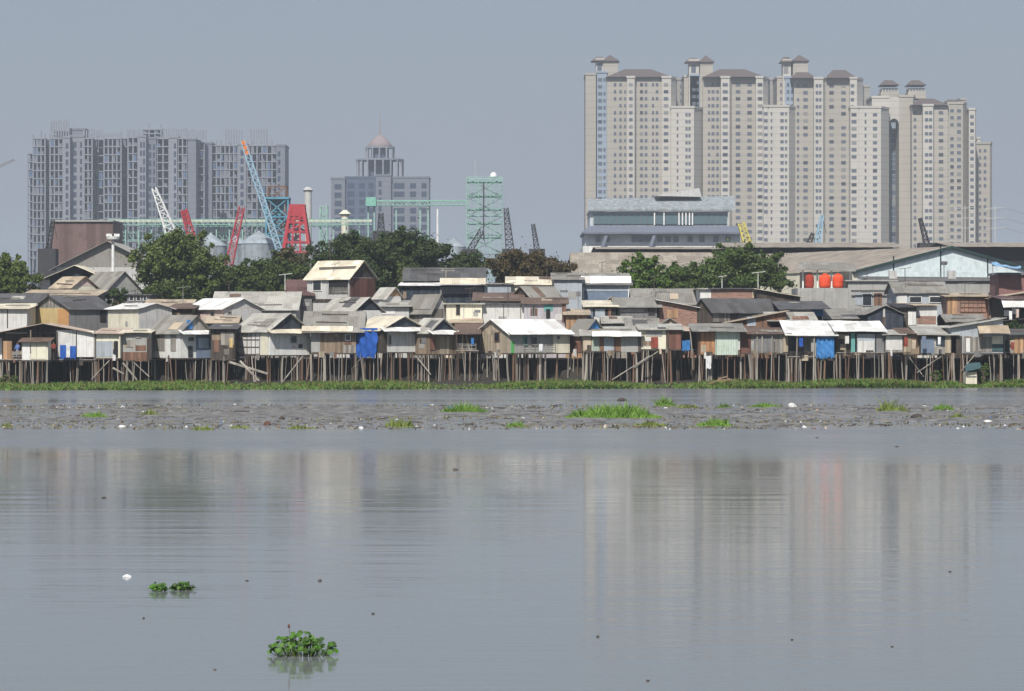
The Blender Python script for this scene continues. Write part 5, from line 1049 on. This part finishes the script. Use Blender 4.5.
V, F = blades(x, y, np.zeros(len(x)), RNG.uniform(.04, .16, len(x)), .05*np.ones(len(x)), .6); tag(np_mesh('low_weeds', V, F, gm3), 'sparse low weeds growing on the mud bank', 'weeds', kind='stuff')
def lump(label, px, py, w, hgt, mat, name='litter_lump', n=9):
    Yp = FP*H/(py-HY); p = W(px, py, Yp); s = w*Yp/FP/2; hz = hgt*Yp/FP; V = []; F = []
    for k_, (rr, zz) in enumerate(((1, -.1), (.95, .35), (.6, .85), (.1, 1))):
        for i in range(n): t = 2*math.pi*i/n; V.append((s*rr*math.cos(t)*R(.75, 1.15), min(s, .6)*rr*math.sin(t)*R(.75, 1.15), hz*zz*R(.85, 1.1)))
    for k_ in range(3):
        for i in range(n): F.append((k_*n+i, k_*n+(i+1) % n, (k_+1)*n+(i+1) % n, (k_+1)*n+i))
    F.append(tuple(range(3*n, 4*n))); o = MB().add(V, F).build(name, M(mat)); o.location = (p.x, Yp, 0); return tag(o, label, 'litter')
lump('pale rounded foam lump on the right half of the bank', 792, 407, 9, 4, 'w_pale'); lump('dark rounded lump left of centre on the bank', 282, 420, 7, 4, 'plankd'); lump('reddish brown lump beside the dark one on the bank', 267, 425, 8, 4, 'redw')
lump('small white scrap on the front edge of the bank left of centre', 361, 428.5, 6, 2, 'whitec'); lump('white scrap near the left end of the bank', 122, 427, 8, 2, 'w_white'); lump('white scrap at the right end of the bank', 988, 422, 9, 2, 'w_white')
lump('pale scrap right of the tall weeds', 924, 408, 10, 2.5, 'w_pale'); lump('dark hump of wet sacking in the right part of the bank', 917, 418, 14, 4, 'plankd'); lump('white oval piece of foam floating on open water at left', 127, 577, 9, 2.6, 'whitec', 'foam_piece')
lump('dark rag floating between green clumps in the middle of the bank', 622, 401, 12, 3, 'plankd')
for px, py in ((143.5, 618.5), (215, 670), (247, 581), (320, 581), (373, 614), (598, 637), (792, 640), (892, 647), (950, 572), (648, 681), (455, 470), (897, 447), (817, 438), (104, 498)):
    o = lump('small dark speck of debris floating on open water', px, py, R(3, 4.5) if py > 560 else R(3, 6), R(1, 2), 'plankd', 'floating_speck', 6); o['group'] = 'dark specks floating on open water'
# water hyacinths in the foreground
def hyacinth(label, px0, px1, py, yt, n_leaf, flower=None, ls=.042):
    Yb = FP*H/(py-HY); a = W(px0, py, Yb); b = W(px1, py, Yb); hw = (b.x-a.x)/2; top = (py-yt)*Yb/FP
    E = empty('water_hyacinth', ((a.x+b.x)/2, Yb, 0), label, 'water plant', 'floating water hyacinths')
    for part, frac, mt in (('leaves', .6, make_mat('leaf', (.042, .115, .018))), ('dark_leaves', .4, make_mat('leaf', (.02, .055, .012)))):  # darker leaf share paints in the shaded gaps between leaves
        V = []; F = []; S = MB()
        for _ in range(int(n_leaf*frac)):
            r = math.sqrt(random.random()); t = R(0, 6.28); x = r*hw*math.cos(t); y = r*hw*.55*math.sin(t); z = top*(1.05-r*r*.65)*R(.3, 1.0); lean = Vector((x*.35/hw+R(-.5, .5), R(-.6, .4), 0))
            c = Vector((x+lean.x*.06, y+lean.y*.06, z)); nrm = Vector((lean.x+R(-.4, .4), lean.y-.5+R(-.4, .4), .75)).normalized(); u = nrm.cross(Vector((0, 1, .1))).normalized(); v = nrm.cross(u); s = ls*R(.75, 1.3); o_ = len(V)
            V.append(c-nrm*s*.25)
            for q in range(8):
                w_ = 2*math.pi*q/8; V.append(c+u*math.cos(w_)*s+v*math.sin(w_)*s*(1.12 if math.sin(w_) > 0 else .95))
            F += [(o_, o_+1+q, o_+1+(q+1) % 8) for q in range(8)]
            S.bar((x*.75, y*.75, -.02), c-nrm*s*.25, .008, .005, 4)
        MB().add(V, F).build(part, mt, E, smooth=True); S.build('stalks', make_mat('leaf', (.07, .12, .03)), E)
    if flower:
        m = MB(); fx = (flower[0]-(px0+px1)/2)*Yb/FP; fz = (py-flower[1])*Yb/FP; m.bar((fx*.8, 0, 0), (fx, -.02, fz), .007, .005)
        m.build('flower_stalk', M('plankd'), E); MB().lathe((fx, -.02, fz-.05), [(.008, 0), (.022, .02), (.018, .05), (.006, .07)], 8).build('flower_head', M('redw'), E)
hyacinth('large floating water hyacinth clump with one upright flower stalk', 268, 336, 655, 632, 125, (289, 625)); hyacinth('small floating water hyacinth, left one of the near pair', 150, 166, 591, 582, 42, None, .038); hyacinth('small floating water hyacinth, right one of the near pair', 172, 194, 590, 581, 56, None, .038)
# ------------------------------------------------------------------ air
g = NT('air'); g.n.remove(g.b); pv = g.node('ShaderNodeVolumePrincipled'); pv.inputs['Color'].default_value = (.80, .90, 1.0, 1); pv.inputs['Density'].default_value = HAZE; pv.inputs['Anisotropy'].default_value = .0
g.link(pv.outputs[0], g.n['Material Output'].inputs['Volume'])
tag(MB().box((-2600, -450, -2.7), (2600, 4500, 136)).build('haze', g.m), 'thin grey blue haze over river and city', 'haze', kind='stuff')
# ------------------------------------------------------------------ light, camera
EL, AZ = math.radians(47), math.radians(-168)          # sun behind the camera, to its left; AZ clockwise from +Y
d = Vector((math.sin(AZ)*math.cos(EL), math.cos(AZ)*math.cos(EL), math.sin(EL)))
L = bpy.data.lights.new('sun', 'SUN'); L.energy = SUN; L.angle = math.radians(.6); L.color = (1, .95, .87); so = bpy.data.objects.new('sun', L); COL.objects.link(so); so.rotation_euler = (-d).to_track_quat('-Z', 'Y').to_euler()
w = bpy.data.worlds.new('World'); scene.world = w; w.use_nodes = True; nt = w.node_tree; bg = nt.nodes['Background']
sky = nt.nodes.new('ShaderNodeTexSky'); sky.sky_type = 'NISHITA'; sky.sun_disc = False; sky.sun_elevation = EL; sky.sun_rotation = AZ; sky.air_density = 1.5; sky.dust_density = 2.5; sky.ozone_density = 2
mx = nt.nodes.new('ShaderNodeMix'); mx.data_type = 'RGBA'; mx.inputs[0].default_value = SKYMIX; nt.links.new(sky.outputs[0], mx.inputs[6])
tc = nt.nodes.new('ShaderNodeTexCoord'); mp = nt.nodes.new('ShaderNodeMapping'); mp.inputs['Scale'].default_value = (1.5, 1.5, 7); nz = nt.nodes.new('ShaderNodeTexNoise'); nz.inputs['Scale'].default_value = 1.3; nz.inputs['Detail'].default_value = 4
nt.links.new(tc.outputs['Generated'], mp.inputs[0]); nt.links.new(mp.outputs[0], nz.inputs['Vector'])
m2 = nt.nodes.new('ShaderNodeMix'); m2.data_type = 'RGBA'; nt.links.new(nz.outputs['Fac'], m2.inputs[0]); m2.inputs[6].default_value = (*[c*.95 for c in SKYC], 1); m2.inputs[7].default_value = (*[c*1.05 for c in SKYC], 1); nt.links.new(m2.outputs[2], mx.inputs[7])
nt.links.new(mx.outputs[2], bg.inputs['Color']); bg.inputs['Strength'].default_value = SKYS
cam = bpy.data.cameras.new('camera'); co_ = bpy.data.objects.new('camera', cam); COL.objects.link(co_); co_.location = (0, 0, H); co_.rotation_euler = (math.radians(90), 0, 0)
cam.sensor_width = 36; cam.lens = FP/1024*36; cam.shift_y = -(691/2-HY)/1024; cam.clip_end = 12000; cam.clip_start = .5; scene.camera = co_
scene.view_settings.view_transform = 'Standard'; scene.view_settings.look = 'None'; scene.view_settings.gamma = 1; scene.view_settings.exposure = EXPO
scene.cycles.use_denoising = True; scene.cycles.max_bounces = 6; scene.cycles.diffuse_bounces = 2; scene.cycles.glossy_bounces = 3; scene.cycles.volume_bounces = 0; scene.cycles.transparent_max_bounces = 4

mb = MB()  # added plank deck that darkens the space behind the stilts
for k_ in range(46): x0 = -62+k_*2.7; mb.slab((x0, 274.4, 2.36), (x0+2.66, 274.4, 2.36), (x0+2.66, 280, 2.45), (x0, 280, 2.45), 2, 3, .03, .07)
o = empty('shade_deck', (0, 273.2, 2.35), 'long added plank deck on posts shading the ground behind the front houses', 'shade_deck'); mb.build('planks', M('poled'), o, world=True)
for k_ in range(40):
    x0 = -60+k_*3.05+R(-.6, .6); inst('post', stilt_mesh(1, k_ % 3), o, (x0, R(.3, 1.0), -2.1), (1, 1, 2.15), (0, R(-.04, .04), R(0, 6)))
